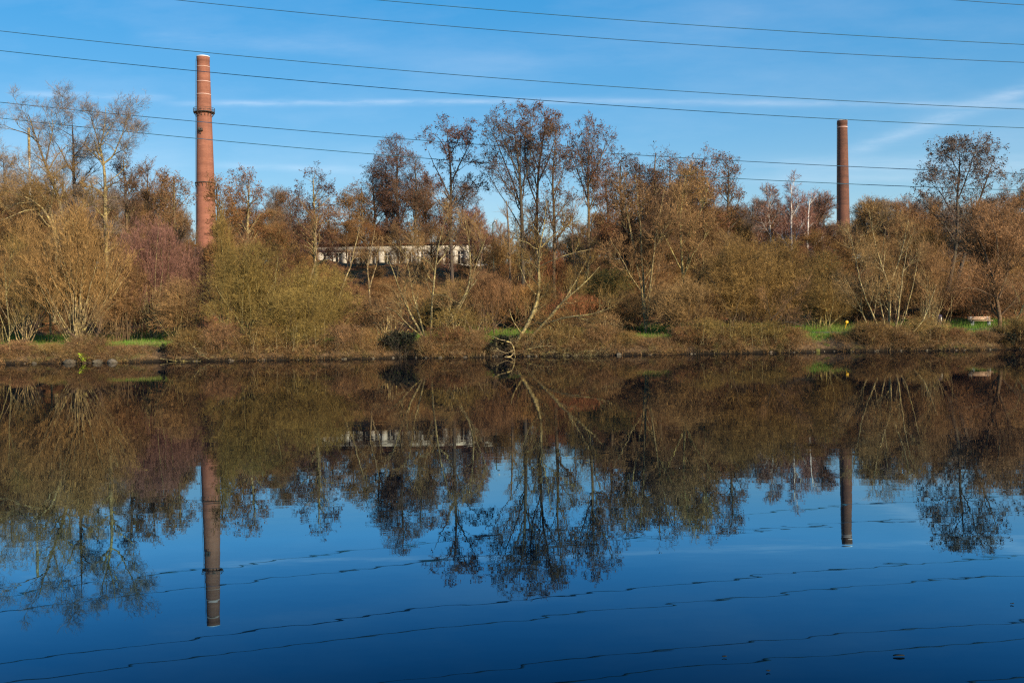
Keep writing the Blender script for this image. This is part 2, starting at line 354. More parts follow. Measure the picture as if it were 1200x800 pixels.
def build_ground():
    xs = np.unique(np.concatenate([np.linspace(-1500, -130, 20), np.linspace(-130, -70, 31), np.linspace(-70, 70, 561), np.linspace(70, 130, 31), np.linspace(130, 1500, 20)]))
    ys = np.unique(np.concatenate([np.linspace(-400, -10, 6), np.linspace(-10, 62, 8), np.linspace(62, 72, 61), np.linspace(72, 120, 97), np.linspace(120, 260, 30), np.linspace(260, 3500, 16)]))
    XX, YY = np.meshgrid(xs, ys); Z = gz(XX, YY)
    V = np.stack([XX, YY, Z], -1).reshape(-1, 3); nx, ny = len(xs), len(ys)
    i = np.arange(nx * ny).reshape(ny, nx)
    Q = np.stack([i[:-1, :-1], i[:-1, 1:], i[1:, 1:], i[1:, :-1]], -1).reshape(-1, 4)
    def fn(N, b):
        tc = N.new('ShaderNodeTexCoord'); v = tc.outputs['Object']
        sp = N.new('ShaderNodeSeparateXYZ'); N.l.new(v, sp.inputs[0])
        litter = N.mix(N.ramp(N.noise(v, 1.6, 8, 0.75), [(0.38, 0.0), (0.62, 1.0)]), (0.12, 0.05, 0.022), (0.36, 0.16, 0.068))
        litter = N.mix(N.ramp(N.noise(v, 14.0, 4, 0.7), [(0.45, 0.0), (0.7, 1.0)]), litter, (0.06, 0.03, 0.018))
        litter = N.mix(N.ramp(N.noise(v, 0.22, 4, 0.6), [(0.52, 0.0), (0.66, 1.0)]), litter, (0.10, 0.085, 0.03))
        grass = N.mix(N.noise(v, 3.0, 6, 0.7), (0.05, 0.13, 0.012), (0.12, 0.20, 0.035))
        grass = N.mix(N.ramp(N.noise(v, 0.4, 4, 0.7), [(0.5, 0.0), (0.7, 1.0)]), grass, (0.24, 0.17, 0.075))
        bank = N.mix(N.ramp(N.noise(v, 2.6, 8, 0.75), [(0.36, 0.0), (0.64, 1.0)]), (0.07, 0.045, 0.028), (0.22, 0.14, 0.075))
        bank = N.mix(N.ramp(N.noise(v, 0.5, 5, 0.7), [(0.55, 0.0), (0.7, 1.0)]), bank, (0.10, 0.11, 0.025))
        wet_shade = N.math('DIVIDE', N.math('SUBTRACT', 0.30, sp.outputs[2]), 0.18, clamp=True)  # dark bank foot: wet margin plus painted shade of the undercut
        bank = N.mix(wet_shade, bank, (0.022, 0.017, 0.012))
        yw = N.math('ADD', sp.outputs[1], N.math('MULTIPLY', N.math('SUBTRACT', N.noise(v, 0.5, 4), 0.5), 2.2))
        m1 = N.ramp(N.math('DIVIDE', N.math('SUBTRACT', yw, 67.6), 1.0, clamp=True), [(0, 0.0), (1, 1.0)])
        m2 = N.ramp(N.math('DIVIDE', N.math('SUBTRACT', yw, 77.2), 1.2, clamp=True), [(0, 0.0), (1, 1.0)])
        c = N.mix(m2, N.mix(m1, bank, grass), litter)
        N.l.new(c, b.inputs['Base Color'])
        bp = N.new('ShaderNodeBump'); bp.inputs['Strength'].default_value = 0.8; bp.inputs['Distance'].default_value = 0.12
        N.l.new(N.noise(v, 5.0, 6, 0.7), bp.inputs['Height']); N.l.new(bp.outputs[0], b.inputs['Normal'])
    me = np_mesh('ground', V, Q, None, True, [mat('ground', fn, 0.95, 0.1)])
    tag(link('ground', me), kind='structure')
    # towpath, a sheet a little above the ground
    xs = np.linspace(-130, 130, 521); ys = np.array([71.0, 71.5, 72.0, 72.6, 73.2])
    XX, YY = np.meshgrid(xs, ys); YY = YY + (fbm(XX * 0.15, XX * 0, 3) - 0.5) * 0.6
    V = np.stack([XX, YY, gz(XX, YY) + 0.02], -1).reshape(-1, 3); nx, ny = len(xs), len(ys)
    i = np.arange(nx * ny).reshape(ny, nx); Q = np.stack([i[:-1, :-1], i[:-1, 1:], i[1:, 1:], i[1:, :-1]], -1).reshape(-1, 4)
    me = np_mesh('path', V, Q, None, True, [mat('path', varied((0.20, 0.17, 0.14), (0.14, 0.125, 0.11), (0.12, 0.12, 0.05), 1.5, 0), 0.95)])
    tag(link('path', me), kind='structure')
build_ground()

def build_water():
    def fn(N, b):
        tc = N.new('ShaderNodeTexCoord'); v = tc.outputs['Object']
        a = N.noise(N.mapping(v, (0.45, 0.9, 1), rot=(0, 0, 0.25)), 1.0, 2, 0.5)
        c = N.noise(N.mapping(v, (1.6, 3.2, 1), rot=(0, 0, -0.15)), 1.0, 2, 0.5)
        patch = N.ramp(N.noise(N.mapping(v, (0.03, 0.09, 1)), 1.0, 4, 0.6), [(0.35, 0.25), (0.7, 1.0)])
        h = N.math('ADD', N.math('MULTIPLY', a, 1.0), N.math('MULTIPLY', c, 0.34))
        h = N.math('MULTIPLY', h, patch)
        bp = N.new('ShaderNodeBump'); bp.inputs['Strength'].default_value = 1.0; bp.inputs['Distance'].default_value = 0.0021
        N.l.new(h, bp.inputs['Height'])
        fr = N.new('ShaderNodeFresnel'); fr.inputs['IOR'].default_value = 1.333; N.l.new(bp.outputs[0], fr.inputs['Normal'])
        gl = N.new('ShaderNodeBsdfGlossy'); gl.inputs['Roughness'].default_value = 0.006; N.l.new(bp.outputs[0], gl.inputs['Normal'])
        N.l.new(N.ramp(fr.outputs[0], [(0.10, (0.22, 0.62, 1.0)), (0.30, (0.44, 0.80, 1.0)), (0.60, (0.88, 0.87, 0.84)), (1.0, (0.92, 0.9, 0.86))]), gl.inputs['Color'])
        df = N.new('ShaderNodeBsdfDiffuse'); df.inputs['Color'].default_value = (0.0004, 0.003, 0.008, 1)
        mx = N.new('ShaderNodeMixShader')
        N.l.new(N.ramp(fr.outputs[0], [(0.0, 0.02), (0.14, 0.125), (0.30, 0.58), (0.60, 0.52), (1.0, 0.70)]), mx.inputs[0])
        N.l.new(df.outputs[0], mx.inputs[1]); N.l.new(gl.outputs[0], mx.inputs[2])
        N.l.new(mx.outputs[0], N.n['Material Output'].inputs['Surface'])
    xs = np.linspace(-1500, 1500, 61); ys = np.linspace(-0.6, 69.5, 30)
    XX, YY = np.meshgrid(xs, ys); V = np.stack([XX, YY, 0 * XX], -1).reshape(-1, 3)
    i = np.arange(XX.size).reshape(XX.shape); Q = np.stack([i[:-1, :-1], i[:-1, 1:], i[1:, 1:], i[1:, :-1]], -1).reshape(-1, 4)
    tag(link('water', np_mesh('water', V, Q, None, True, [mat('water', fn, 0.012, 0.5)])), kind='structure')
build_water()

# ------------------------------------------------------------------ chimneys
def lathe_uv(prof, n, mt, name, parent):
    V = []; UV = []
    for r, z in prof:
        for j in range(n + 1):
            a = j * 2 * math.pi / n; V.append((r * math.cos(a), r * math.sin(a), z)); UV.append((a * 2.0, z))
    k = n + 1
    Q = [(i * k + j, i * k + j + 1, (i + 1) * k + j + 1, (i + 1) * k + j) for i in range(len(prof) - 1) for j in range(n)]
    return link(name, np_mesh(name, V, Q, None, True, [mt], uv=UV), parent)
def chimney(px, py_top, Y, d_top, d_bot_px, label, mt, bands, rings, lamp):
    top = at(px, py_top, Y); zt = top.z; base_z = gzf(top.x, Y) - 0.3; H = zt - base_z
    x = top.x
    root = empty('brick_chimney', (x, Y, base_z))
    tag(root, label, 'chimney', 'brick chimneys rising above the trees')
    z_at = lambda py: at(px, py, Y).z - base_z
    rt = d_top * Y / F / 2; rb = d_bot_px * Y / F / 2; zb = z_at(260)
    R = lambda z: rt + (rb - rt) * (H - z) / (H - zb)
    prof = [(R(0) + 0.5, 0), (R(0) + 0.5, 4.0), (R(4) + 0.05, 4.3)] + [(R(z), z) for z in np.linspace(5, H - 1.0, 40)] + \
           [(rt + 0.06, H - 0.95), (rt + 0.06, H - 0.1), (rt - 0.02, H)]
    lathe_uv(prof, 48, mt, 'shaft', root)
    m = MB(); m.lathe([(rt + 0.09, H - 0.08), (rt + 0.09, H + 0.10), (rt - 0.38, H + 0.22), (rt - 0.42, H + 0.0), (rt - 0.42, H - 2)], 40, cap=True)
    m.build('cap', M['cap'], root, smooth=False)
    for py, th in bands:
        z = z_at(py); mm = MB(); mm.lathe([(R(z) - 0.02, z - th / 2), (R(z) + 0.03, z - th / 2), (R(z) + 0.03, z + th / 2), (R(z) - 0.02, z + th / 2)], 40, cap=False)
        mm.build('band', M['ring_pale'], root)
    for py, proj in rings:
        z = z_at(py); mm = MB(); r = R(z)
        mm.lathe([(r, z), (r + proj, z), (r + proj, z + 0.14), (r, z + 0.14)], 40, cap=False)
        for k in range(16):
            a = k * math.pi / 8; c, s_ = math.cos(a), math.sin(a)
            mm.tube([(c * r, s_ * r, z - 0.9), (c * (r + proj), s_ * (r + proj), z)], 0.05, 4)
            if proj > 0.5: mm.tube([(c * (r + proj), s_ * (r + proj), z), (c * (r + proj), s_ * (r + proj), z + 0.9)], 0.035, 4)
        if proj > 0.5:
            for zz in (0.5, 0.9): mm.lathe([(r + proj - 0.03, z + zz), (r + proj + 0.03, z + zz), (r + proj + 0.03, z + zz + 0.06), (r + proj - 0.03, z + zz + 0.06)], 40, cap=False)
        mm.build('platform', M['steel_dark'], root)
    # ladder up the left-hand side
    mm = MB(); a0 = math.radians(196); c, s_ = math.cos(a0), math.sin(a0); tx, ty = -s_, c
    for o in (-0.22, 0.22):
        mm.tube([(c * (R(z) + 0.18) + tx * o, s_ * (R(z) + 0.18) + ty * o, z) for z in np.linspace(3, H - 0.5, 20)], 0.03, 4)
    for z in np.arange(3, H - 0.5, 0.6):
        mm.tube([(c * (R(z) + 0.18) - tx * 0.22, s_ * (R(z) + 0.18) - ty * 0.22, z), (c * (R(z) + 0.18) + tx * 0.22, s_ * (R(z) + 0.18) + ty * 0.22, z)], 0.02, 4)
    mm.build('ladder', M['steel_dark'], root)
    if lamp:
        z = z_at(lamp); mm = MB(); a = math.radians(262); c, s_ = math.cos(a), math.sin(a); r = R(z)
        mm.box((c * (r + 0.35), s_ * (r + 0.35), z), (1.0, 0.7, 0.12)); mm.box((c * (r + 0.4) - 0.25, s_ * (r + 0.4), z + 0.35), (0.35, 0.45, 0.6))
        mm.box((c * (r + 0.4) + 0.3, s_ * (r + 0.4), z + 0.28), (0.32, 0.4, 0.45)); mm.tube([(c * r, s_ * r, z - 0.8), (c * (r + 0.6), s_ * (r + 0.6), z)], 0.06, 5)
        mm.tube([(c * (r + .4), s_ * (r + .4), z), (c * (r + .4), s_ * (r + .4), z + 1.0)], 0.04, 5)
        mm.build('equipment_box', M['steel_dark'], root)
chimney(238, 67, 215, 14.3, 22.5, 'tall tapering orange brick chimney with a ring platform, left of the tree gap', M['brick_orange'],
        [(79, 0.16), (96.5, 0.18), (111.5, 0.22)], [(132.5, 0.65), (215, 0.28)], 155)
chimney(987, 141.5, 250, 11.3, 14.6, 'slimmer dark brown brick chimney without platforms, rising from the trees at right', M['brick_brown'],
        [(149.5, 0.25)], [], None)

# ------------------------------------------------------------------ power lines
def wire(pts_px, label, Y=88.0):
    P = [at(px, py, Y) for px, py in pts_px]
    xs = np.array([p.x for p in P]); zs = np.array([p.z for p in P])
    c = np.polyfit(xs, zs, 2)
    x = np.linspace(-115, 120, 120)
    m = MB(); m.tube(np.stack([x, np.full_like(x, Y), np.polyval(c, x)], 1), 0.029, 6)
    o = m.build('power_line', M['wire'], smooth=True)
    o.data.transform(Matrix.Translation((0, -Y, 0))); o.location = (0, Y, 0)
    tag(o, label, 'power line', 'power lines crossing the sky')
wire([(205, 0), (400, 19.5), (800, 51.7), (1200, 73.3)], 'dark power line, leaving the top of the picture above the orange chimney', 88)
wire([(440, 0), (800, 28.7), (1200, 52.3)], 'dark power line second highest at the right edge of the sky', 87)
wire([(0, 36.5), (400, 76.3), (800, 107.3), (1200, 128)], 'dark power line passing just above the top of the orange brick chimney', 86)
wire([(0, 59.5), (400, 99), (800, 129), (1200, 150)], 'dark power line crossing the orange chimney just below its top', 88)
wire([(0, 120), (400, 157), (800, 185), (1200, 203.5)], 'lower power line crossing the orange chimney just under its ring platform', 87)
wire([(0, 138.5), (400, 177.5), (800, 206), (1200, 223)], 'lowest power line, crossing the middle of the orange chimney', 88)
wire([(700, -45), (1080, -3), (1200, 6)], 'power line cutting only the top right corner of the sky', 86)

# ------------------------------------------------------------------ building on the hill
def building():
    Y = 116.0
    xl, xr = X(362, Y), X(577, Y); zt = at(470, 287, Y).z; zb = zt - 3.6; D = 9.0
    root = empty('white_building', ((xl + xr) / 2, Y, zb)); Lx = xr - xl
    tag(root, 'long low white building with many windows and a red roof, half hidden behind the trees', 'building')
    H = zt - zb
    # facade wall with real openings: piers, sill band and lintel band
    w = MB(); n = 15; pitch = Lx / n; ow = pitch * 0.55; sill, head = 1.25, 2.85
    w.box((0, 0.15, sill / 2), (Lx, 0.3, sill)); w.box((0, 0.15, (head + H) / 2), (Lx, 0.3, H - head))
    for i in range(n + 1):
        x0 = -Lx / 2 if i == 0 else -Lx / 2 + (i - 0.5) * pitch + ow / 2
        x1 = Lx / 2 if i == n else -Lx / 2 + (i + 0.5) * pitch - ow / 2
        w.box(((x0 + x1) / 2, 0.15, (sill + head) / 2), (x1 - x0, 0.298, head - sill - 0.002))
    for sx in (-1, 1): w.box((sx * (Lx / 2 - 0.15), D / 2 + 0.15, H / 2), (0.3, D - 0.31, H))
    w.box((0, D + 0.15, H / 2), (Lx, 0.29, H))
    w.build('wall', M['white_paint'], root)
    for i in range(n):
        xc = -Lx / 2 + (i + 0.5) * pitch; zc = (sill + head) / 2; hh = head - sill
        f = MB()
        for dx in (-ow / 2 + 0.04, 0, ow / 2 - 0.04): f.box((xc + dx, 0.12, zc), (0.07, 0.08, hh - 0.02))
        for dz in (-hh / 2 + 0.05, hh * 0.2, hh / 2 - 0.05): f.box((xc, 0.118, zc + dz), (ow - 0.02, 0.07, 0.07))
        fo = f.build('window', M['white_paint'], root)
        g = MB(); g.box((xc, 0.17, zc), (ow - 0.03, 0.02, hh - 0.03)); g.build('pane', M['window_glass'], fo)
    r = MB(); ov = 0.3; rh = 0.4
    V = [(-Lx / 2 - ov, -ov, 0), (Lx / 2 + ov, -ov, 0), (Lx / 2 + ov, D + .3 + ov, 0), (-Lx / 2 - ov, D + .3 + ov, 0), (-Lx / 2 - ov, D / 2, rh), (Lx / 2 + ov, D / 2, rh)]
    V = [(a, b_, c + H + 0.002) for a, b_, c in V] + [(a, b_, c + H + 0.18) for a, b_, c in V]
    r.add(V, [(0, 1, 5, 4), (3, 4, 5, 2), (6, 7, 11, 10), (9, 10, 11, 8), (0, 6, 7, 1), (2, 8, 9, 3), (0, 4, 10, 6), (4, 3, 9, 10), (1, 7, 11, 5), (5, 11, 8, 2)])
    ro = r.build('roof', M['roof_red'], root)
    # brick annexe at the left end
    a = empty('brick_annexe', (X(345, Y) - 0.0, Y - 1.0, zb - 0.5))
    tag(a, 'small orange brick annexe with a low roof at the left end of the building', 'annexe')
    m = MB(); Wd = xl - X(328, Y); m.box((0, 2.5, 1.75), (Wd - 0.4, 5, 3.5)); 
    me = m.build('wall', M['brick_flat'], a)
    m = MB(); m.box((0, 2.5, 3.65), (Wd + 0.1, 5.6, 0.3), taper=0.8); m.build('roof', M['roof_red'], a)
M['brick_flat'] = mat('brick_flat', varied((0.36, 0.14, 0.07), (0.28, 0.10, 0.055), None, 1.5, 0.1))
building()

# ------------------------------------------------------------------ tree growing
def spawn(rng, P, R, n, length, ang, up, k=4, t0=0.15, t1=1.0, wob=0.12, rad=0.6, rmax=1.0, rmin=0.004, prof=None, trop=0.0, taper=0.35, flat=1.0):
    """n children sampled on the parents by length; returns P2, R2"""
    seg = np.linalg.norm(np.diff(P, axis=1), axis=2); Ls = seg.sum(1); pr = Ls / Ls.sum()
    pi = rng.choice(len(P), n, p=pr)
    t = t0 + (t1 - t0) * rng.random(n)
    kk = P.shape[1] - 1; f = t * kk; i = np.minimum(f.astype(int), kk - 1); f = (f - i)[:, None]
    b = P[pi, i] * (1 - f) + P[pi, i + 1] * f
    T = nrm(P[pi, i + 1] - P[pi, i]); rb = R[pi, i] * (1 - f[:, 0]) + R[pi, i + 1] * f[:, 0]
    rv = rng.normal(size=(n, 3)); rv[:, 2] *= flat
    perp = nrm(rv - (rv * T).sum(1, keepdims=True) * T)
    a = np.radians(ang) * (0.65 + 0.7 * rng.random(n))[:, None]
    d = nrm(np.cos(a) * T + np.sin(a) * perp + np.array([0, 0, up]))
    L = length * (0.55 + 0.8 * rng.random(n))
    if prof is not None: L = L * prof(t)
    out = np.empty((n, k, 3)); out[:, 0] = b; st = (L / (k - 1))[:, None]
    for j in range(1, k):
        out[:, j] = out[:, j - 1] + d * st
        d = nrm(d + rng.normal(size=(n, 3)) * wob + np.array([0, 0, trop]))
    r0 = np.clip(rb * rad, rmin, rmax)
    R2 = r0[:, None] * np.linspace(1, taper, k)[None]
    return out, np.maximum(R2, rmin * 0.5)

def leaves(rng, P, n, size, spread=0.05, t0=0.3):
    pi = rng.integers(0, len(P), n); kk = P.shape[1] - 1
    f = (t0 + (1 - t0) * rng.random(n)) * kk; i = np.minimum(f.astype(int), kk - 1); f = (f - i)[:, None]
    c = P[pi, i] * (1 - f) + P[pi, i + 1] * f + rng.normal(size=(n, 3)) * spread
    u = nrm(rng.normal(size=(n, 3))); w = nrm(np.cross(u, rng.normal(size=(n, 3))))
    s = size * (0.6 + 0.8 * rng.random(n))[:, None]
    V = np.stack([c - u * s, c + w * s * 0.6, c + u * s, c - w * s * 0.6], 1).reshape(-1, 3)
    return V, np.arange(n * 4).reshape(n, 4)

def clip_env(P, env):
    """pull branches that leave the crown ellipsoid back in"""
    if env is None: return P
    c, r = env; q = np.linalg.norm((P[:, -1] - c) / r, axis=1)
    s = np.where(q > 1, np.clip(1.0 / np.maximum(q, 1e-6), 0.3, 1) ** 1.5, 1.0)[:, None, None]
    return P[:, :1] + (P - P[:, :1]) * s

def finish(name, origin, rz, trunkT, crownT, leafs, bark, twig, leafm, lab, cat, group):
    """assemble the meshes of one tree; arrays are relative to origin"""
    root = empty(name, origin, rz); tag(root, lab, cat, group)
    V = []; Q = []; o = 0
    for P, R, s in trunkT:
        v, q = tubes(P, R, s); V.append(v); Q.append(q + o); o += len(v)
    link('trunk', np_mesh('trunk', np.concatenate(V), np.concatenate(Q), None, True, [bark]), root)
    V = []; Q = []; mi = []; o = 0
    for P, R, s in crownT:
        v, q = tubes(P, R, s); V.append(v); Q.append(q + o); o += len(v); mi.append(np.zeros(len(q)))
    for v, q in leafs:
        V.append(v); Q.append(q + o); o += len(v); mi.append(np.ones(len(q)))
    link('crown', np_mesh('crown', np.concatenate(V), np.concatenate(Q), None, False, [twig, leafm or twig], np.concatenate(mi)), root)
    return root

def sub_branches(rng, P, R, st, env=None, scale=1.0):
    """secondary, tertiary branches and twigs from style dict st; returns trunk tubes, crown tubes, leaves"""
    tr = []; cr = []; lv = []
    cur = [(P, R)]
    for li, s in enumerate(st['lv']):
        s = dict(s); n = max(3, int(s.pop('n'))); s['length'] *= scale
        P2, R2 = spawn(rng, cur[0][0], cur[0][1], n, **s)
        P2 = clip_env(P2, env)
        (tr if li < st.get('limb', 1) else cr).append((P2, R2, 4 if li == 0 else 3))
        cur = [(P2, R2)]
    for n, size, spread in st.get('leaf', ()):
        lv.append(leaves(rng, cur[0][0], int(n), size, spread))
    return tr, cr, lv

def L(n, length, ang, up, **k): return dict(n=n, length=length, ang=ang, up=up, **k)
def round_prof(t): return np.sqrt(np.clip(1 - ((t - 0.45) / 0.6) ** 2, 0.12, 1))
def cone_prof(t): return np.clip(1.25 - t, 0.2, 1.0)
STY = {
 # clumps of brown leaves and cones at the tips
 'alder': dict(limb=1, lv=[L(34, 3.0, 58, 0.30, k=6, t0=0.22, prof=round_prof, wob=0.13, rad=0.5, trop=0.05),
                           L(330, 1.35, 50, 0.10, k=4, t0=0.3, wob=0.2, rad=0.5, rmin=0.011),
                           L(2600, 0.60, 52, 0.05, k=3, t0=0.3, wob=0.25, rad=0.6, rmin=0.009),
                           L(5000, 0.30, 55, 0.0, k=2, t0=0.4, rad=0.7, rmin=0.008)], leaf=[(6500, 0.062, 0.06)]),
 # tall fans with steep limbs and a rounded top
 'poplar': dict(limb=1, lv=[L(54, 3.9, 42, 0.28, k=7, t0=0.18, t1=0.97, wob=0.10, rad=0.5, trop=0.09),
                            L(620, 1.7, 44, 0.15, k=4, t0=0.2, wob=0.15, rad=0.5, rmin=0.012),
                            L(3800, 0.75, 42, 0.1, k=3, t0=0.3, wob=0.2, rad=0.6, rmin=0.009),
                            L(7000, 0.35, 45, 0.0, k=2, t0=0.4, rad=0.7, rmin=0.008)], leaf=[(9500, 0.056, 0.05)]),
 # leafless spreading crown
 'bare': dict(limb=2, lv=[L(22, 3.0, 52, 0.25, k=7, t0=0.3, wob=0.2, rad=0.55, trop=0.05),
                          L(240, 1.3, 45, 0.15, k=5, t0=0.3, wob=0.2, rad=0.5, rmin=0.010),
                          L(2600, 0.65, 42, 0.1, k=3, t0=0.25, wob=0.2, rad=0.6, rmin=0.007),
                          L(8000, 0.38, 40, 0.1, k=2, t0=0.3, rad=0.7, rmin=0.0055)]),
 # haze of fine twigs, used for hill trees
 'haze': dict(limb=2, lv=[L(34, 3.0, 46, 0.32, k=6, t0=0.10, wob=0.12, rad=0.5, trop=0.06, prof=round_prof),
                          L(460, 1.4, 42, 0.22, k=4, t0=0.2, wob=0.15, rad=0.6, rmin=0.015),
                          L(4200, 0.75, 40, 0.18, k=3, t0=0.2, wob=0.15, rad=0.6, rmin=0.010),
                          L(10000, 0.42, 38, 0.12, k=2, t0=0.2, rad=0.7, rmin=0.0085)], leaf=[(3500, 0.055, 0.07)]),
}
def auto_tree(name, x, y, H, Wd, sty, seed, bark='bark_brown', twig='twig_brown', leaf='leaf_brown', lab='', cat='tree', group=None,
              lean=0.0, base_r=None, dens=1.0, forks=1, z=None, link_z=True, leafdens=1.0):
    rng = np.random.default_rng(seed); z0 = gzf(x, y) - 0.15 if z is None else z
    st = STY[sty]; k = 12; r0 = base_r or (0.05 + H * 0.012)
    Ps = []; Rs = []
    for fk in range(forks):
        t = np.linspace(0, 1, k)
        sp_ = 0 if forks == 1 else (fk / (forks - 1) - 0.5)
        w = np.cumsum(rng.normal(size=(k, 2)) * 0.012 * H / 3, axis=0); w -= w[:1]
        px_ = w[:, 0] + lean * H * t ** 1.3 + sp_ * Wd * 0.42 * t ** 0.8 * 1.0
        py_ = w[:, 1] + (rng.random() - 0.5) * Wd * 0.3 * t * (forks > 1)
        hh = H * (1 if forks == 1 else 0.9 + 0.1 * rng.random())
        Ps.append(np.stack([px_, py_, t * hh * 0.97], 1)); Rs.append(r0 * (1 if forks == 1 else 0.75) * (1 - 0.9 * t) ** 0.8 + 0.012)
    P = np.array(Ps); R = np.array(Rs)
    s = dict(st); s['lv'] = []
    scale = (Wd / 7.0)
    for li, q in enumerate(st['lv']):
        q = dict(q); vol = (Wd / 7.0) * (H / 13.0)
        q['n'] = q['n'] * dens * (max(0.6, vol) if li else max(0.7, (H / 13.0)))
        s['lv'].append(q)
    s['leaf'] = [(n * dens * leafdens * (Wd / 7.0) * (H / 13.0), a, b) for n, a, b in st.get('leaf', ())]
    env = (np.array([lean * H * 0.7, 0, H * 0.58]), np.array([Wd * 0.52, Wd * 0.5, H * 0.44]))
    tr, cr, lv = sub_branches(rng, P, R, s, env, 0.55 + 0.5 * scale)
    return finish(name, (x, y, z0), 0, [(P, R, 7)] + tr, cr, lv, M[bark], M[twig], M[leaf], lab, cat, group)

def stem_tree(name, lines, Y, sty, seed, bark, twig, leaf, lab, cat='tree', group=None, dens=1.0, env=None, x0=None, scale=1.0, basept=None):
    """lines: polylines [(px,py,radius[,dy]), ...] given at photo positions and turned into metres at depth Y"""
    rng = np.random.default_rng(seed)
    K = 14; P = []; R = []
    bx, by = basept or (lines[0][0][0], lines[0][0][1])
    o = at(bx, by, Y); gx = o.x; g = gzf(gx, Y); org = np.array([gx, Y, g])
    for ln in lines:
        pts = []
        for q in ln:
            dy = q[3] if len(q) > 3 else 0.0
            w = at(q[0], q[1], Y + dy); pts.append((w.x - org[0], w.y - org[1], w.z - org[2], q[2]))
        rs = resample(pts, K); rs[1:, :3] += np.cumsum(rng.normal(size=(K - 1, 3)) * 0.02, axis=0)
        P.append(rs[:, :3]); R.append(rs[:, 3] * 0.76)
    P = np.array(P); R = np.array(R)
    s = dict(STY[sty]) if isinstance(sty, str) else dict(sty)
    s['lv'] = [dict(q, n=q['n'] * dens) for q in s['lv']]
    s['leaf'] = [(n * dens, a, b) for n, a, b in s.get('leaf', ())]
    e = None
    if env:
        a = at(env[0], env[1], Y); e = (np.array([a.x, Y, a.z]) - org, np.array([env[2], env[3], env[3]]) * Y / F)
        e[1][1] = max(e[1][0], 1.5)
    tr, cr, lv = sub_branches(rng, P, R, s, e, scale)
    return finish(name, tuple(org), 0, [(P, R, 7)] + tr, cr, lv, M[bark], M[twig], M[leaf] if leaf else None, lab, cat, group)

def shrub(name, x, y, H, Wd, n, seed, bark, twig, leaf, lab, cat='shrub', group=None, lv=None, leafn=0, leafs=0.03, spread_pow=1.0, stemr=0.03, arch=0.0, dep=0.7, base_spread=0.10):
    """many stems fanning out of one stool"""
    rng = np.random.default_rng(seed); K = 10; z0 = gzf(x, y) - 0.1
    a = rng.random(n) * 2 * math.pi; q = rng.random(n) ** spread_pow
    tx = np.cos(a) * q * Wd / 2; ty = np.sin(a) * q * Wd / 2 * dep
    h = H * (np.sqrt(np.clip(1 - (q * 0.92) ** 2, 0.05, 1))) * (0.75 + 0.27 * rng.random(n))
    t = np.linspace(0, 1, K)[None, :]
    b = rng.normal(size=(n, 2)) * Wd * base_spread
    P = np.stack([b[:, :1] + (tx[:, None]) * t ** (1.0 - 0.35 * arch), b[:, 1:] + ty[:, None] * t ** (1.0 - 0.35 * arch), h[:, None] * (t ** (1 + 0.0 * arch) if arch <= 0 else np.sin(t * math.pi / 2 * (1 + 0.35 * arch)))], -1)
    P[:, 1:] += np.cumsum(rng.normal(size=(n, K - 1, 3)) * H * 0.007, axis=1)
    R = stemr * (0.5 + rng.random(n))[:, None] * np.linspace(1, 0.25, K)[None]
    vol = Wd * H / 30
    lv = lv or [L(380, 1.3, 28, 0.35, k=4, t0=0.2, wob=0.12, rad=0.6, rmin=0.008), L(2600, 0.75, 30, 0.25, k=3, t0=0.2, wob=0.15, rad=0.6, rmin=0.007), L(9000, 0.42, 32, 0.2, k=2, t0=0.2, rad=0.7, rmin=0.0055)]
    st = dict(limb=1, lv=[dict(s, n=s['n'] * vol, rmin=(0.012 if k_ == 0 else s['rmin'])) for k_, s in enumerate(lv)], leaf=[(leafn * vol, leafs, 0.05)] if leafn else [])
    env = (np.array([0, 0, H * 0.45]), np.array([Wd * 0.54, Wd * 0.5, H * 0.58]))
    tr, cr, lf = sub_branches(rng, P, R, st, env)
    return finish(name, (x, y, z0), 0, [(P, R, 4)], cr, lf, M[bark], M[twig], M[leaf] if leaf else None, lab, cat, group)

def dup(root, loc, rz, sc, label, group=None):
    r = root.copy(); COL.objects.link(r); r.location = loc; r.rotation_euler = (0, 0, rz); r.scale = (sc, sc, sc) if not hasattr(sc, '__len__') else sc
    r['label'] = label
    if group: r['group'] = group
    for ch in root.children:
        c = ch.copy(); COL.objects.link(c); c.parent = r
    return r

# ------------------------------------------------------------------ trees on the slope and the hill top
BELT = 'trees in the dense belt behind the river bank'
def sky_tree(name, px, pyt, wpx, Y, sty, seed, lab, cat='tree', **k):
    x = X(px, Y); z0 = gzf(x, Y) - 0.15; H = at(px, pyt, Y).z - z0
    return auto_tree(name, x, Y, H, wpx * Y / F, sty, seed, lab=lab, cat=cat, **k)

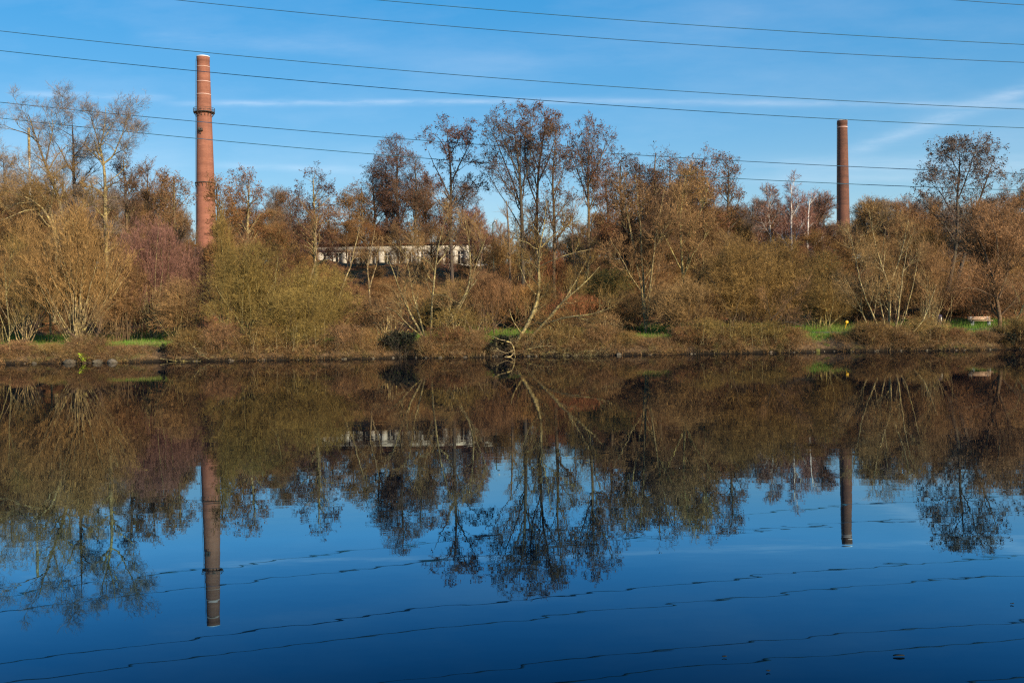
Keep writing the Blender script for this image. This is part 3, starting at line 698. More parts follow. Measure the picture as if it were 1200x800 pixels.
# left skyline: three big bare trees and a pale sprawling one
BARE = dict(limb=2, lv=[L(46, 2.3, 55, 0.25, k=7, t0=0.30, wob=0.2, rad=0.55, trop=0.05), L(420, 1.15, 48, 0.15, k=5, t0=0.2, wob=0.2, rad=0.5, rmin=0.011),
                        L(3600, 0.6, 45, 0.1, k=3, t0=0.2, wob=0.2, rad=0.6, rmin=0.0075), L(11000, 0.34, 42, 0.1, k=2, t0=0.2, rad=0.7, rmin=0.0055)])
stem_tree('bare_tree', [
    [(94, 372, .30), (84, 300, .26), (72, 244, .22), (62, 212, .18), (54, 190, .13), (46, 170, .10), (40, 152, .07), (34, 134, .03)],
    [(48, 172, .09, 0), (40, 162, .08, .5), (28, 156, .06, 1), (14, 152, .04, 1), (2, 147, .02, .6)],
    [(54, 188, .08), (58, 168, .06, -1), (62, 150, .04, -1.5), (60, 132, .02, -1)],
    [(64, 214, .07), (50, 198, .05, -.6), (38, 188, .03, -1), (26, 184, .02, -1)],
    [(66, 225, .07), (44, 222, .05, .6), (22, 212, .03, 1), (6, 200, .02, 1)],
    [(58, 198, .07), (70, 180, .05, 1), (80, 172, .03, 1.5)]], 86, BARE, 11, 'bark_lichen', 'twig_grey', None,
    'tall bare tree with a crooked yellowish trunk leaning left, leftmost on the skyline', dens=1.0, scale=0.9)
stem_tree('bare_tree', [
    [(98, 372, .26), (90, 300, .22), (87, 240, .2), (86, 195, .16), (86, 170, .11), (85, 150, .06), (84, 132, .02)],
    [(87, 205, .09), (74, 186, .07, .8), (66, 170, .04, 1), (60, 160, .02)],
    [(86, 185, .09), (98, 168, .06, -1), (104, 155, .03, -1)],
    [(87, 220, .08), (102, 202, .05, 1), (114, 190, .03, 1.3)]], 89, BARE, 12, 'bark_dark', 'bark_dark', None,
    'dark gnarled bare tree between the two paler bare trees on the left skyline', dens=0.4, scale=0.8)
stem_tree('bare_tree', [
    [(128, 372, .26), (124, 300, .22), (122, 235, .2), (121, 194, .15), (116, 176, .10), (110, 156, .06), (104, 138, .03)],
    [(121, 192, .12), (132, 184, .09, .5), (138, 168, .06, .6), (145, 150, .04, .6), (150, 136, .02, .6)],
    [(117, 178, .08), (121, 160, .06, -1), (124, 144, .04, -1.2), (125, 126, .02, -1)],
    [(120, 188, .07), (106, 178, .05, 1.5), (94, 168, .03, 2)],
    [(122, 215, .07), (138, 205, .05, 1), (150, 192, .03, 1.4)],
    [(133, 182, .06), (146, 174, .04, -1), (155, 162, .02, -1)]], 86, BARE, 13, 'bark_lichen', 'twig_grey', None,
    'bare tree with a fan of fine orange lit branches, left of the orange chimney', dens=1.1, scale=0.85)
stem_tree('sprawling_willow', [
    [(64, 378, .24), (66, 320, .2), (67, 278, .17), (58, 252, .12), (44, 236, .09, -1), (20, 226, .05, -1), (-6, 222, .02, -1)],
    [(67, 278, .12), (56, 240, .09, 1), (40, 214, .06, 1.5), (24, 198, .03, 1.5)],
    [(68, 280, .14), (80, 258, .1), (96, 238, .07), (108, 216, .04)],
    [(50, 245, .08), (30, 246, .06, -1.5), (8, 256, .04, -2), (-10, 262, .02, -2)],
    [(90, 246, .06), (110, 238, .04, -1), (130, 232, .02, -1)],
    [(58, 250, .07), (62, 222, .05, -1), (70, 200, .03, -1.5)],
    [(40, 232, .05), (20, 240, .04, -1), (2, 250, .02, -1)]], 81, 'bare', 14, 'bark_pale', 'twig_tan', None,
    'pale limbed tree spreading wide and low below the bare trees at far left', dens=1.0, env=(45, 240, 72, 60))

m = MB(); px_, Y_ = 34, 100
zt = at(px_, 150, Y_).z; x_ = at(px_, 165, Y_).x; g_ = gzf(x_, Y_); m.lathe([(0.13, 0), (0.10, (zt - g_) * .6), (0.08, zt - g_ - 3)], 10)
r_ = empty('mast', (x_, Y_, g_)); tag(r_, 'thin white mast with a brown top seen through the leftmost bare tree', 'mast')
m.build('pole', M['white_paint'], r_); m = MB(); m.lathe([(0.13, zt - g_ - 3), (0.13, zt - g_)], 10); m.build('top_section', M['bark_pale'], r_)

SK = [  # name, px, top, width px, Y, style, bark, twig, leaf, label
 ('alder_tree', 148, 184, 34, 92, 'alder', 'bark_brown', 'twig_dark', 'leaf_dark', 'small dark tree below the right edge of the third bare tree at left'),
 ('alder_tree', 176, 199, 46, 101, 'haze', 'bark_brown', 'twig_brown', 'leaf_brown', 'rounded brown tree midway between the bare trees at left and the orange chimney'),
 ('alder_tree', 207, 202, 40, 97, 'alder', 'bark_brown', 'twig_brown', 'leaf_brown', 'speckled brown tree touching the orange chimney on its left'),
 ('alder_tree', 260, 214, 40, 90, 'alder', 'bark_brown', 'twig_rust', 'leaf_rust', 'low rust coloured tree just right of the orange chimney'),
 ('alder_tree', 291, 206, 50, 93, 'alder', 'bark_pale', 'twig_rust', 'leaf_rust', 'rusty leaved tree with a pale stem, second to the right of the orange chimney'),
 ('hill_tree', 326, 226, 46, 132, 'haze', 'bark_brown', 'twig_grey', 'leaf_dark', 'grey brown distant tree in the dip of the skyline right of the orange chimney'),
 ('alder_tree', 370, 207, 54, 90, 'alder', 'bark_lichen', 'twig_dark', 'leaf_dark', 'slender dark leaved tree standing alone above the left end of the white building'),
 ('alder_tree', 412, 232, 50, 131, 'alder', 'bark_brown', 'twig_rust', 'leaf_rust', 'low rust brown tree above the windows of the white building'),
 ('alder_tree', 440, 200, 52, 133, 'alder', 'bark_brown', 'twig_dark', 'leaf_rust', 'mid height brown tree at the left shoulder of the dark spreading alders'),
 ('alder_tree', 468, 168, 62, 129, 'alder', 'bark_dark', 'twig_dark', 'leaf_dark', 'dense dark alder with clumped leaves, left of the domed dark tree'),
 ('alder_tree', 500, 222, 54, 132, 'haze', 'bark_brown', 'twig_brown', 'leaf_brown', 'brown twiggy tree low between the two dark alders left of centre'),
 ('alder_tree', 558, 250, 44, 99, 'haze', 'bark_brown', 'twig_purple', 'leaf_brown', 'low purplish tree at the left foot of the tall central trees'),
 ('alder_tree', 734, 182, 42, 90, 'alder', 'bark_dark', 'twig_dark', 'leaf_dark', 'narrow dark tree just right of the tall central trees'),
 ('alder_tree', 770, 176, 58, 87, 'alder', 'bark_brown', 'twig_dark', 'leaf_brown', 'broad topped brown tree halfway between the tall trees and the brown chimney'),
 ('alder_tree', 800, 204, 48, 93, 'haze', 'bark_brown', 'twig_brown', 'leaf_brown', 'thin twiggy tree behind the yellow stemmed tree right of centre'),
 ('alder_tree', 828, 183, 50, 93, 'alder', 'bark_dark', 'twig_rust', 'leaf_brown', 'reddish leafy tree, left one of the pair above the big olive bush'),
 ('alder_tree', 853, 190, 44, 96, 'alder', 'bark_dark', 'twig_rust', 'leaf_brown', 'reddish leafy tree, right one of the pair above the big olive bush'),
 ('alder_tree', 716, 196, 44, 96, 'alder', 'bark_brown', 'twig_brown', 'leaf_brown', 'brown tree filling the gap right below the separate tall tree'),
 ('alder_tree', 752, 188, 46, 98, 'alder', 'bark_brown', 'twig_dark', 'leaf_dark', 'dark tree behind the many upright olive stems'),
 ('alder_tree', 788, 190, 46, 100, 'alder', 'bark_brown', 'twig_brown', 'leaf_brown', 'brown tree behind the left fork of the yellow stemmed tree'),
 ('alder_tree', 812, 200, 44, 103, 'alder', 'bark_brown', 'twig_dark', 'leaf_dark', 'dark low tree left of the reddish pair'),
 ('alder_tree', 426, 218, 46, 130, 'alder', 'bark_brown', 'twig_brown', 'leaf_rust', 'rust tree behind the left third of the white building'),
 ('alder_tree', 456, 190, 48, 132, 'alder', 'bark_dark', 'twig_dark', 'leaf_dark', 'dark tree behind the dense dark alder, left of the domed one'),
 ('alder_tree', 488, 184, 48, 128, 'alder', 'bark_dark', 'twig_dark', 'leaf_brown', 'dark brown tree between the dense alder and the domed alder'),
 ('alder_tree', 546, 222, 50, 126, 'alder', 'bark_brown', 'twig_dark', 'leaf_brown', 'brown tree between the domed alder and the tall central trees'),
 ('alder_tree', 345, 232, 46, 120, 'alder', 'bark_brown', 'twig_brown', 'leaf_brown', 'low brown tree left of the slender dark leaved tree'),
 ('alder_tree', 388, 240, 46, 128, 'alder', 'bark_brown', 'twig_brown', 'leaf_rust', 'low rust tree right of the slender dark leaved tree'),
 ('hill_tree', 192, 212, 46, 112, 'haze', 'bark_brown', 'twig_brown', 'leaf_brown', 'brown tree a little left of the orange chimney, behind the speckled tree'),
 ('hill_tree', 1034, 240, 50, 110, 'haze', 'bark_brown', 'twig_grey', 'leaf_brown', 'greyish tree behind the crown of the pale willow at right'),
 ('hill_tree', 1092, 236, 46, 106, 'haze', 'bark_brown', 'twig_brown', 'leaf_brown', 'brown tree behind the left foot of the big dark alder'),
 ('hill_tree', 884, 238, 44, 118, 'haze', 'bark_brown', 'twig_grey', 'leaf_dark', 'distant grey tree left of the white stemmed birches'),
 ('hill_tree', 960, 222, 40, 108, 'haze', 'bark_brown', 'twig_purple', 'leaf_dark', 'purplish brown tree on the left side of the brown chimney'),
 ('hill_tree', 1016, 238, 36, 104, 'haze', 'bark_brown', 'twig_brown', 'leaf_brown', 'brown twiggy tree touching the brown chimney on its right'),
 ('hill_tree', 1062, 240, 52, 100, 'haze', 'bark_brown', 'twig_brown', 'leaf_brown', 'brown twiggy tree left of the big dark alder at right'),
 ('hill_tree', 1176, 234, 64, 92, 'haze', 'bark_brown', 'twig_brown', 'leaf_brown', 'brown tree behind the right side of the big dark alder'),
 ('hill_tree', 1214, 225, 64, 95, 'haze', 'bark_brown', 'twig_brown', 'leaf_brown', 'brown tree cut by the right edge of the picture'),
 ('hill_tree', -14, 232, 60, 92, 'haze', 'bark_brown', 'twig_brown', 'leaf_brown', 'brown tree cut by the left edge of the picture'),
 ('hill_tree', 12, 184, 46, 118, 'haze', 'bark_brown', 'twig_grey', 'leaf_dark', 'greyish distant tree low behind the leftmost bare tree'),
]
for i, (nm, px, pt, w, Y, sty, bk, tw, lf, lab) in enumerate(SK):
    fk = 1
    if nm == 'tall_tree': fk = 2 if px in (604, 634) else 1
    sky_tree(nm, px, pt, w * (1.12 if sty == 'alder' else 1.05), Y, sty, 100 + i, lab, bark=bk, twig=tw, leaf=lf, forks=fk, dens=dict(haze=0.8, alder=1.0, poplar=0.52)[sty],
             base_r=0.16 if nm == 'tall_tree' else None, leafdens=1.0 if sty != 'poplar' else 1.15)
# domed dark alder left of centre
stem_tree('alder_tree', [
    [(532, 372, .24), (529, 300, .2), (529, 250, .17), (530, 210, .13), (528, 180, .09), (526, 160, .05), (524, 150, .02)],
    [(529, 235, .10), (516, 205, .07, .5), (508, 190, .05, 1), (502, 176, .02, 1)],
    [(529, 215, .10), (540, 190, .07, -.5), (548, 175, .05, -1), (553, 166, .02, -1)],
    [(528, 190, .06), (518, 165, .05, 1), (508, 156, .03, 1), (500, 154, .02, 1)],
    [(529, 180, .06), (538, 160, .04, -1), (546, 152, .02, -1.4)],
    [(530, 245, .08), (548, 222, .05, .6), (562, 205, .02, 1)],
    [(529, 255, .08), (512, 235, .05, -1), (500, 222, .02, -1.3)]], 88, 'alder', 31, 'bark_dark', 'twig_dark', 'leaf_dark',
    'dark open alder with a domed crown of spreading limbs, left of the tallest trees', dens=0.85, env=(528, 200, 42, 66), scale=0.7)
def tall(lines, Y, seed, bark, leaf, lab, dens, env):
    stem_tree('tall_tree', lines, Y, 'poplar', seed, bark, 'twig_dark', leaf, lab, dens=dens, env=env, scale=0.72)
tall([[(614, 372, .24), (613, 300, .21), (611, 250, .18), (609, 210, .14), (605, 175, .09), (602, 150, .05), (600, 136, .02)],
      [(611, 245, .10), (602, 215, .08, .5), (590, 185, .06, 1), (580, 160, .04, 1.2), (574, 148, .02, 1.2)],
      [(610, 225, .08), (620, 195, .06, -.8), (624, 165, .04, -1), (622, 142, .02, -1)],
      [(609, 205, .07), (596, 178, .05, -1), (588, 158, .03, -1.4), (584, 142, .02, -1.4)],
      [(612, 270, .07), (598, 245, .05, 1), (582, 220, .04, 1.5), (570, 200, .02, 2)]], 84, 41, 'bark_dark', 'leaf_dark',
     'tallest tree, dark trunks opening into a broad rounded speckled crown at centre', 0.62, (598, 208, 37, 80))
tall([[(629, 372, .24), (628, 300, .21), (629, 250, .17), (630, 210, .13), (634, 175, .08), (638, 148, .04), (640, 131, .02)],
      [(629, 240, .09), (618, 210, .07, -.6), (614, 178, .05, -1), (616, 150, .03, -1), (620, 133, .02, -1)],
      [(630, 215, .09), (642, 190, .07, .8), (650, 168, .04, 1), (654, 150, .02, 1)]], 86, 42, 'bark_dark', 'leaf_brown',
     'tall central tree directly right of the tallest one, their crowns merging', 0.5, (632, 205, 29, 78))
tall([[(650, 372, .22), (649, 310, .19), (650, 260, .16), (648, 215, .11), (650, 180, .06), (652, 152, .02)],
      [(649, 230, .07), (658, 205, .05, .8), (662, 182, .03, 1), (664, 165, .02, 1)]], 83, 43, 'bark_brown', 'leaf_brown',
     'slimmer reddish tree at the right flank of the tallest crown', 0.42, (652, 222, 22, 76))
tall([[(688, 372, .2), (688, 310, .18), (690, 260, .15), (689, 220, .11), (690, 185, .07), (690, 152, .02)],
      [(689, 235, .08), (678, 205, .06, .8), (670, 180, .04, 1), (668, 160, .02, 1)],
      [(690, 215, .08), (702, 190, .06, -.8), (708, 172, .04, -1), (712, 160, .02, -1)],
      [(689, 270, .06), (700, 245, .05, 1), (712, 225, .03, 1.3), (716, 205, .02, 1.3)]], 84, 44, 'bark_brown', 'leaf_brown',
     'separate tall tree with a rounded crown, rightmost of the tall central trees', 0.6, (690, 222, 30, 76))
# big dark alder at right
stem_tree('alder_tree', [
    [(1102, 385, .26), (1110, 340, .24), (1118, 300, .2), (1122, 260, .16), (1120, 225, .12), (1124, 195, .08), (1122, 172, .03)],
    [(1104, 385, .24), (1120, 335, .22), (1131, 295, .18), (1140, 255, .14, 1), (1152, 225, .10, 1), (1160, 200, .06, 1), (1166, 182, .02, 1)],
    [(1120, 285, .10), (1106, 262, .07, -1), (1094, 250, .04, -1), (1084, 240, .02, -1)],
    [(1121, 262, .09), (1108, 238, .06, .8), (1098, 222, .04, 1), (1088, 216, .02, 1)],
    [(1122, 235, .08), (1132, 205, .06, -1), (1140, 182, .04, -1.4), (1142, 170, .02, -1.4)],
    [(1141, 250, .08), (1160, 238, .06, -.5), (1176, 230, .03, -1), (1186, 228, .02, -1)],
    [(1131, 295, .08), (1150, 270, .06, 1.5), (1170, 258, .03, 2)],
    [(1122, 200, .05), (1114, 186, .04, .6), (1106, 180, .02, 1)]], 84, 'alder', 32, 'bark_dark', 'twig_grey', 'leaf_dark',
    'big dark alder with twin leaning trunks and a wide open crown at right', dens=1.5, env=(1135, 222, 62, 58), scale=0.85)
# white stemmed birches
for i, (px, pt, w, Y, ln, lab) in enumerate([
     (906, 226, 30, 99, -0.06, 'white stemmed birch leaning slightly left, left one of the birches left of the brown chimney'),
     (929, 214, 34, 98, 0.0, 'white stemmed birch with the brightest straight stem among the birches left of the brown chimney'),
     (946, 230, 30, 101, 0.05, 'white stemmed birch leaning slightly right, nearest to the brown chimney')]):
    sky_tree('birch_tree', px, pt, w * 1.2, Y, 'haze', 200 + i, lab, bark='bark_birch', twig='twig_purple', leaf='leaf_brown', lean=ln, dens=0.6, base_r=0.15)

# ---- the belt of trees filling the hill: a few masters, then copies
masters = []
for i, (sty, bk, tw, lf, H, Wd, nm) in enumerate([
        ('haze', 'bark_brown', 'twig_brown', 'leaf_brown', 11, 6.5, 'bare_tree'), ('haze', 'bark_lichen', 'twig_rust', 'leaf_rust', 10, 6.5, 'bare_tree'),
        ('alder', 'bark_brown', 'twig_rust', 'leaf_rust', 11, 5.5, 'alder_tree'), ('haze', 'bark_pale', 'twig_brown', 'leaf_rust', 9.5, 6.0, 'bare_tree'),
        ('alder', 'bark_brown', 'twig_brown', 'leaf_brown', 10.5, 5.5, 'alder_tree'), ('haze', 'bark_brown', 'twig_grey', 'leaf_dark', 11, 7, 'bare_tree')]):
    kind = ['brown bare tree', 'rusty bare tree', 'rust leaved tree', 'pale stemmed tree', 'brown leaved tree', 'grey brown bare tree'][i]
    masters.append((nm, kind, H, dict(sty=sty, seed=300 + i, bark=bk, twig=tw, leaf=lf, Wd=Wd)))
built = {}
rng = np.random.default_rng(5)
def place(mi, x, y, H, lab, grp, wide=1.0, gz_=None):
    nm, kind, H0, d = masters[mi]; z = gzf(x, y) - 0.15; s = H / H0
    if mi not in built:
        d = dict(d); Wd = d.pop('Wd'); sty = d.pop('sty'); seed = d.pop('seed')
        r = auto_tree(nm, x, y, H0, Wd, sty, seed, lab=kind + ' ' + lab, group=kind + 's ' + grp, dens=0.95, **d); built[mi] = r
        r.scale = (s * wide, s * wide, s)
    else:
        dup(built[mi], (x, y, z), rng.random() * 6.28, (s * wide, s * wide, s), kind + ' ' + lab, kind + 's ' + grp)
def belt_top(px):
    return np.interp(px, [-150, 0, 60, 150, 200, 240, 300, 350, 400, 440, 540, 580, 600, 640, 690, 740, 800, 880, 930, 1000, 1100, 1200, 1350],
                     [236, 226, 220, 230, 240, 250, 248, 250, 250, 246, 246, 270, 292, 292, 262, 234, 226, 246, 248, 246, 250, 244, 244])
for row, (Y, step, drop, mis) in enumerate([(136, 24, -4, (0, 3, 5, 0, 3)), (128, 24, 0, (5, 0, 0, 5, 3)), (112, 26, 6, (0, 1, 3, 4, 5)), (100, 30, 16, (1, 2, 0, 4, 3)), (91, 34, 34, (0, 1, 2, 3, 4))]):
    px = -140
    while px < 1345:
        p = px + rng.uniform(-9, 9); y = Y + rng.uniform(-3, 3); top = belt_top(p) + drop + rng.uniform(-7, 16)
        x = X(p, y)
        if row == 4 and 345 < p < 590: top = max(top, 335)
        if row == 3 and 352 < p < 585: y = 104; x = X(p, y); top = 262 + rng.uniform(-8, 10)
        if row in (0, 1, 2) and 350 < p < 590:
            y = Y + 16; x = X(p, y); top = 268 + rng.uniform(-8, 10)
        if row == 2 and 350 < p < 590: px += step; continue
        H = at(p, top, y).z - gzf(x, y)
        if Y < 200 and 222 < p < 258: H = min(H, at(p, 292, y).z - gzf(x, y))
        if Y < 200 and 968 < p < 1006: H = min(H, at(p, 266, y).z - gzf(x, y))
        if H > 2.2:
            mi = mis[rng.integers(0, len(mis))]
            if row == 3 and 352 < p < 585: mi = (2, 4)[int(rng.integers(0, 2))]
            side = 'left of the orange chimney' if p < 230 else 'right of the orange chimney' if p < 600 else 'left of the brown chimney' if p < 985 else 'right of the brown chimney'
            depth = ['in the last row on the hill', 'far back on the hill', 'in the rear of the belt', 'in the middle of the belt', 'at the front of the belt'][row]
            place(mi, x, y, H, f'{depth} {side}', f'{depth} {side}', wide=0.92 if (row == 3 and 352 < p < 585) else max(0.75, min(1.25, 6.5 / H * 1.1)))
        px += step * rng.uniform(0.8, 1.2) * (0.72 if (row == 3 and 352 < p < 585) else 1)

# slender stems standing clear on the slope
for i, (lines, Y, bk, lab) in enumerate([
    ([[(395, 358, .10), (402, 335, .09), (412, 310, .08), (418, 285, .06), (424, 262, .03)]], 84, 'bark_pale', 'slender pale stemmed tree on the slope under the left half of the white building'),
    ([[(434, 360, .11), (433, 335, .10), (430, 310, .08), (437, 280, .05), (440, 262, .03)], [(433, 338, .08), (441, 312, .06), (444, 290, .03)]], 84, 'bark_pale', 'pair of pink lit stems on the slope in front of the white building'),
    ([[(359, 372, .09), (352, 352, .08), (363, 330, .08), (371, 300, .07), (369, 270, .05), (372, 250, .03)]], 79, 'bark_pale', 'crooked pale stem rising from the olive bush, left of the white building'),
    ([[(276, 378, .09), (275, 350, .09), (279, 318, .07), (283, 300, .05), (286, 280, .03)]], 73.5, 'bark_pale', 'short white stem standing inside the large olive bush right of the orange chimney'),
    ([[(598, 362, .15), (597, 320, .14), (596, 290, .12), (594, 260, .09), (592, 235, .05)]], 84, 'bark_brown', 'straight brown trunk without low branches behind the leaning willow'),
    ([[(688, 366, .10), (686, 330, .09), (690, 290, .08), (693, 262, .06)]], 83, 'bark_brown', 'upright thin trunk right of the leaning willow'),
    ([[(677, 364, .09), (675, 330, .08), (669, 290, .07), (670, 255, .05)]], 83, 'bark_brown', 'thin trunk close left of another, right of the leaning willow'),
    ([[(130, 392, .10), (133, 370, .09), (139, 340, .07), (142, 312, .05), (144, 290, .03)]], 76, 'bark_pale', 'short pale trunk on the slope right of the large coppiced willow'),
    ([[(60, 392, .12), (59, 360, .11), (60, 330, .10), (57, 300, .07), (55, 275, .04)]], 78, 'bark_pale', 'greyish trunk standing in the middle of the large coppiced willow'),
    ([[(28, 378, .10), (26, 355, .09), (20, 325, .06), (18, 300, .03)], [(28, 360, .07), (32, 335, .05), (34, 310, .03)]], 78, 'bark_pale', 'forked pale trunk on the slope near the left edge')]):
    stem_tree('slender_tree', lines, Y, dict(limb=1, lv=[L(9, 1.3, 45, 0.3, k=5, t0=0.45, rad=0.5, wob=.15), L(60, 0.8, 40, 0.2, k=4, rad=.5, rmin=.008), L(420, 0.45, 40, 0.1, k=2, rmin=.006)]),
              400 + i, bk, 'twig_brown', None, lab)

# ------------------------------------------------------------------ shrubs and trees on the bank
def sh(name, px, pyt, wpx, Y, n, seed, bark, twig, leaf, lab, **k):
    x = X(px, Y); H = max(0.7, at(px, pyt, Y).z - gzf(x, Y) + 0.1)
    return shrub(name, x, Y, H, wpx * Y / F, n, seed, bark, twig, leaf, lab, **k)
TW_UP = [L(460, 1.5, 26, 0.45, k=5, t0=0.36, wob=0.14, rad=0.65, rmin=0.012), L(2000, 0.9, 28, 0.35, k=3, t0=0.3, wob=0.16, rad=0.65, rmin=0.008), L(4200, 0.46, 32, 0.25, k=2, t0=0.3, rad=0.7, rmin=0.0065)]
TW_FINE = [L(560, 1.2, 48, 0.15, k=5, t0=0.25, wob=0.22, rad=0.65, rmin=0.012), L(3000, 0.7, 45, 0.1, k=3, t0=0.2, wob=0.22, rad=0.65, rmin=0.008), L(8500, 0.36, 45, 0.05, k=2, t0=0.2, rad=0.7, rmin=0.0065)]
sh('coppiced_willow', 92, 252, 128, 69.3, 46, 501, 'bark_pale', 'twig_tan', None, 'large coppiced willow with a golden fan of upright stems at left', cat='shrub', lv=TW_UP, stemr=0.045, base_spread=0.03)
sh('coppiced_willow', 30, 268, 84, 71.5, 26, 502, 'bark_pale', 'twig_tan', None, 'smaller golden coppiced willow by the left edge', lv=TW_UP, stemr=0.04, base_spread=0.03)
sh('purple_shrub', 178, 264, 86, 76.0, 40, 503, 'bark_pale', 'twig_purple', None, 'purplish brown shrub in front of the foot of the orange chimney', lv=TW_UP, stemr=0.03)
sh('purple_shrub', 222, 298, 70, 79, 34, 504, 'bark_brown', 'twig_purple', None, 'purple twigged shrub covering the base of the orange chimney', lv=TW_UP, stemr=0.03)
sh('coppiced_tree', 262, 244, 30, 77.0, 8, 505, 'bark_lichen', 'twig_olive', None, 'cluster of slim upright yellowish stems right beside the orange chimney', lv=TW_UP, stemr=0.05)
sh('olive_bush', 292, 292, 118, 70.0, 60, 506, 'bark_lichen', 'twig_olive', 'leaf_olive', 'large round olive bush on the bank, left one of two below the white building', lv=TW_FINE, leafn=900, leafs=0.03)
sh('olive_bush', 372, 316, 110, 71.0, 60, 507, 'bark_lichen', 'twig_olive', 'leaf_olive', 'large olive bush on the bank, right one of two below the white building', lv=TW_FINE, leafn=900, leafs=0.03)
sh('olive_bush', 345, 345, 120, 68.2, 50, 514, 'bark_brown', 'twig_olive', 'leaf_olive', 'low olive bush at the water in front of two larger olive bushes', lv=TW_FINE, leafn=500)
sh('olive_bush', 868, 280, 112, 69.8, 60, 508, 'bark_brown', 'twig_olive', 'leaf_olive', 'huge rounded olive brown bush overhanging the bank left of the brown chimney', lv=TW_FINE, leafn=400, leafs=0.03)
sh('olive_bush', 918, 286, 84, 71.2, 46, 509, 'bark_brown', 'twig_olive', 'leaf_olive', 'olive bush forming the right shoulder of the huge rounded bush', lv=TW_FINE, leafn=600, leafs=0.03)
sh('brown_bush', 800, 330, 96, 69.5, 44, 510, 'bark_brown', 'twig_brown', None, 'brown twiggy bush at the foot of the yellow stemmed tree right of centre', lv=TW_FINE)
sh('red_shrub', 672, 350, 66, 75.0, 50, 511, 'bark_brown', 'twig_red', None, 'low reddish orange shrub behind the branches of the leaning willow', lv=TW_UP, stemr=0.015)
sh('red_shrub', 706, 356, 56, 76.0, 40, 512, 'bark_brown', 'twig_red', None, 'low reddish shrub at the right end of the red twigs', lv=TW_UP, stemr=0.015)
sh('red_shrub', 648, 300, 44, 84.0, 30, 513, 'bark_brown', 'twig_red', None, 'reddish shrub higher on the slope behind the leaning willow', lv=TW_UP, stemr=0.02)
sh('weeping_shrub', 1092, 292, 62, 73.0, 50, 515, 'bark_pale', 'twig_brown', None, 'orange brown shrub with pale drooping strands left of the dustbin', lv=TW_UP, stemr=0.02)
sh('brown_bush', 568, 326, 90, 76, 44, 516, 'bark_brown', 'twig_brown', None, 'tan brown bush between the multi stemmed willow and the leaning willow', lv=TW_UP)
sh('brown_bush', 1150, 320, 90, 80, 44, 517, 'bark_brown', 'twig_brown', None, 'brown bush on the slope behind the wooden bench', lv=TW_FINE)
sh('brown_bush', 1000, 330, 80, 80, 44, 518, 'bark_brown', 'twig_brown', None, 'brown bush on the slope behind the yellow marker', lv=TW_FINE)
sh('green_shrub', 712, 318, 70, 82, 40, 519, 'bark_dark', 'twig_olive', 'leaf_green', 'dark green shrub on the slope behind the upright stems right of centre', lv=TW_FINE, leafn=6000, leafs=0.045)
sh('green_shrub', 968, 300, 60, 83, 34, 520, 'bark_dark', 'twig_olive', 'leaf_green', 'dark green shrub below the brown chimney', lv=TW_FINE, leafn=3500, leafs=0.045)
sh('green_shrub', 38, 322, 44, 83, 30, 521, 'bark_dark', 'twig_olive', 'leaf_green', 'dark green shrub low on the slope near the left edge', lv=TW_FINE, leafn=4000, leafs=0.045)
sh('green_shrub', 520, 345, 60, 80, 30, 522, 'bark_dark', 'twig_olive', 'leaf_green', 'dark green shrub on the slope behind the multi stemmed willow', lv=TW_FINE, leafn=2500, leafs=0.045)

for i, (px, pt, w, Y, n, bk, tw, st, lab) in enumerate([
    (142, 300, 64, 74, 30, 'bark_brown', 'twig_brown', TW_FINE, 'brown twiggy bush between the golden willow and the purplish shrub'),
    (210, 330, 60, 72.5, 26, 'bark_brown', 'twig_brown', TW_FINE, 'brown bush in front of the purple twigs, left of the left olive bush'),
    (430, 352, 64, 71.5, 30, 'bark_brown', 'twig_brown', TW_FINE, 'low brown bush between the olive bushes and the multi stemmed willow'),
    (622, 340, 74, 78, 34, 'bark_brown', 'twig_rust', TW_UP, 'rust brown bush directly behind the leaning willow'),
    (742, 345, 60, 75.5, 30, 'bark_brown', 'twig_brown', TW_FINE, 'brown bush around the foot of the upright olive stems'),
    (962, 330, 66, 76.5, 30, 'bark_brown', 'twig_olive', TW_FINE, 'olive brown bush on the slope right of the huge rounded bush'),
    (1050, 300, 80, 78, 36, 'bark_brown', 'twig_rust', TW_UP, 'rust brown bush behind the pale multi stemmed willow at right'),
    (1120, 345, 60, 82, 30, 'bark_brown', 'twig_brown', TW_FINE, 'brown bush on the slope behind the dustbin'),
    (1195, 335, 60, 76, 30, 'bark_brown', 'twig_brown', TW_FINE, 'brown bush on the slope at the right edge, behind the gnarled tree'),
    (-6, 330, 60, 74, 30, 'bark_brown', 'twig_brown', TW_FINE, 'brown bush cut by the left edge behind the thin upright stem')]):
    sh('brown_bush', px, pt, w, Y, n, 540 + i, 'bark_lichen' if i % 2 else bk, tw, None, lab, lv=st)

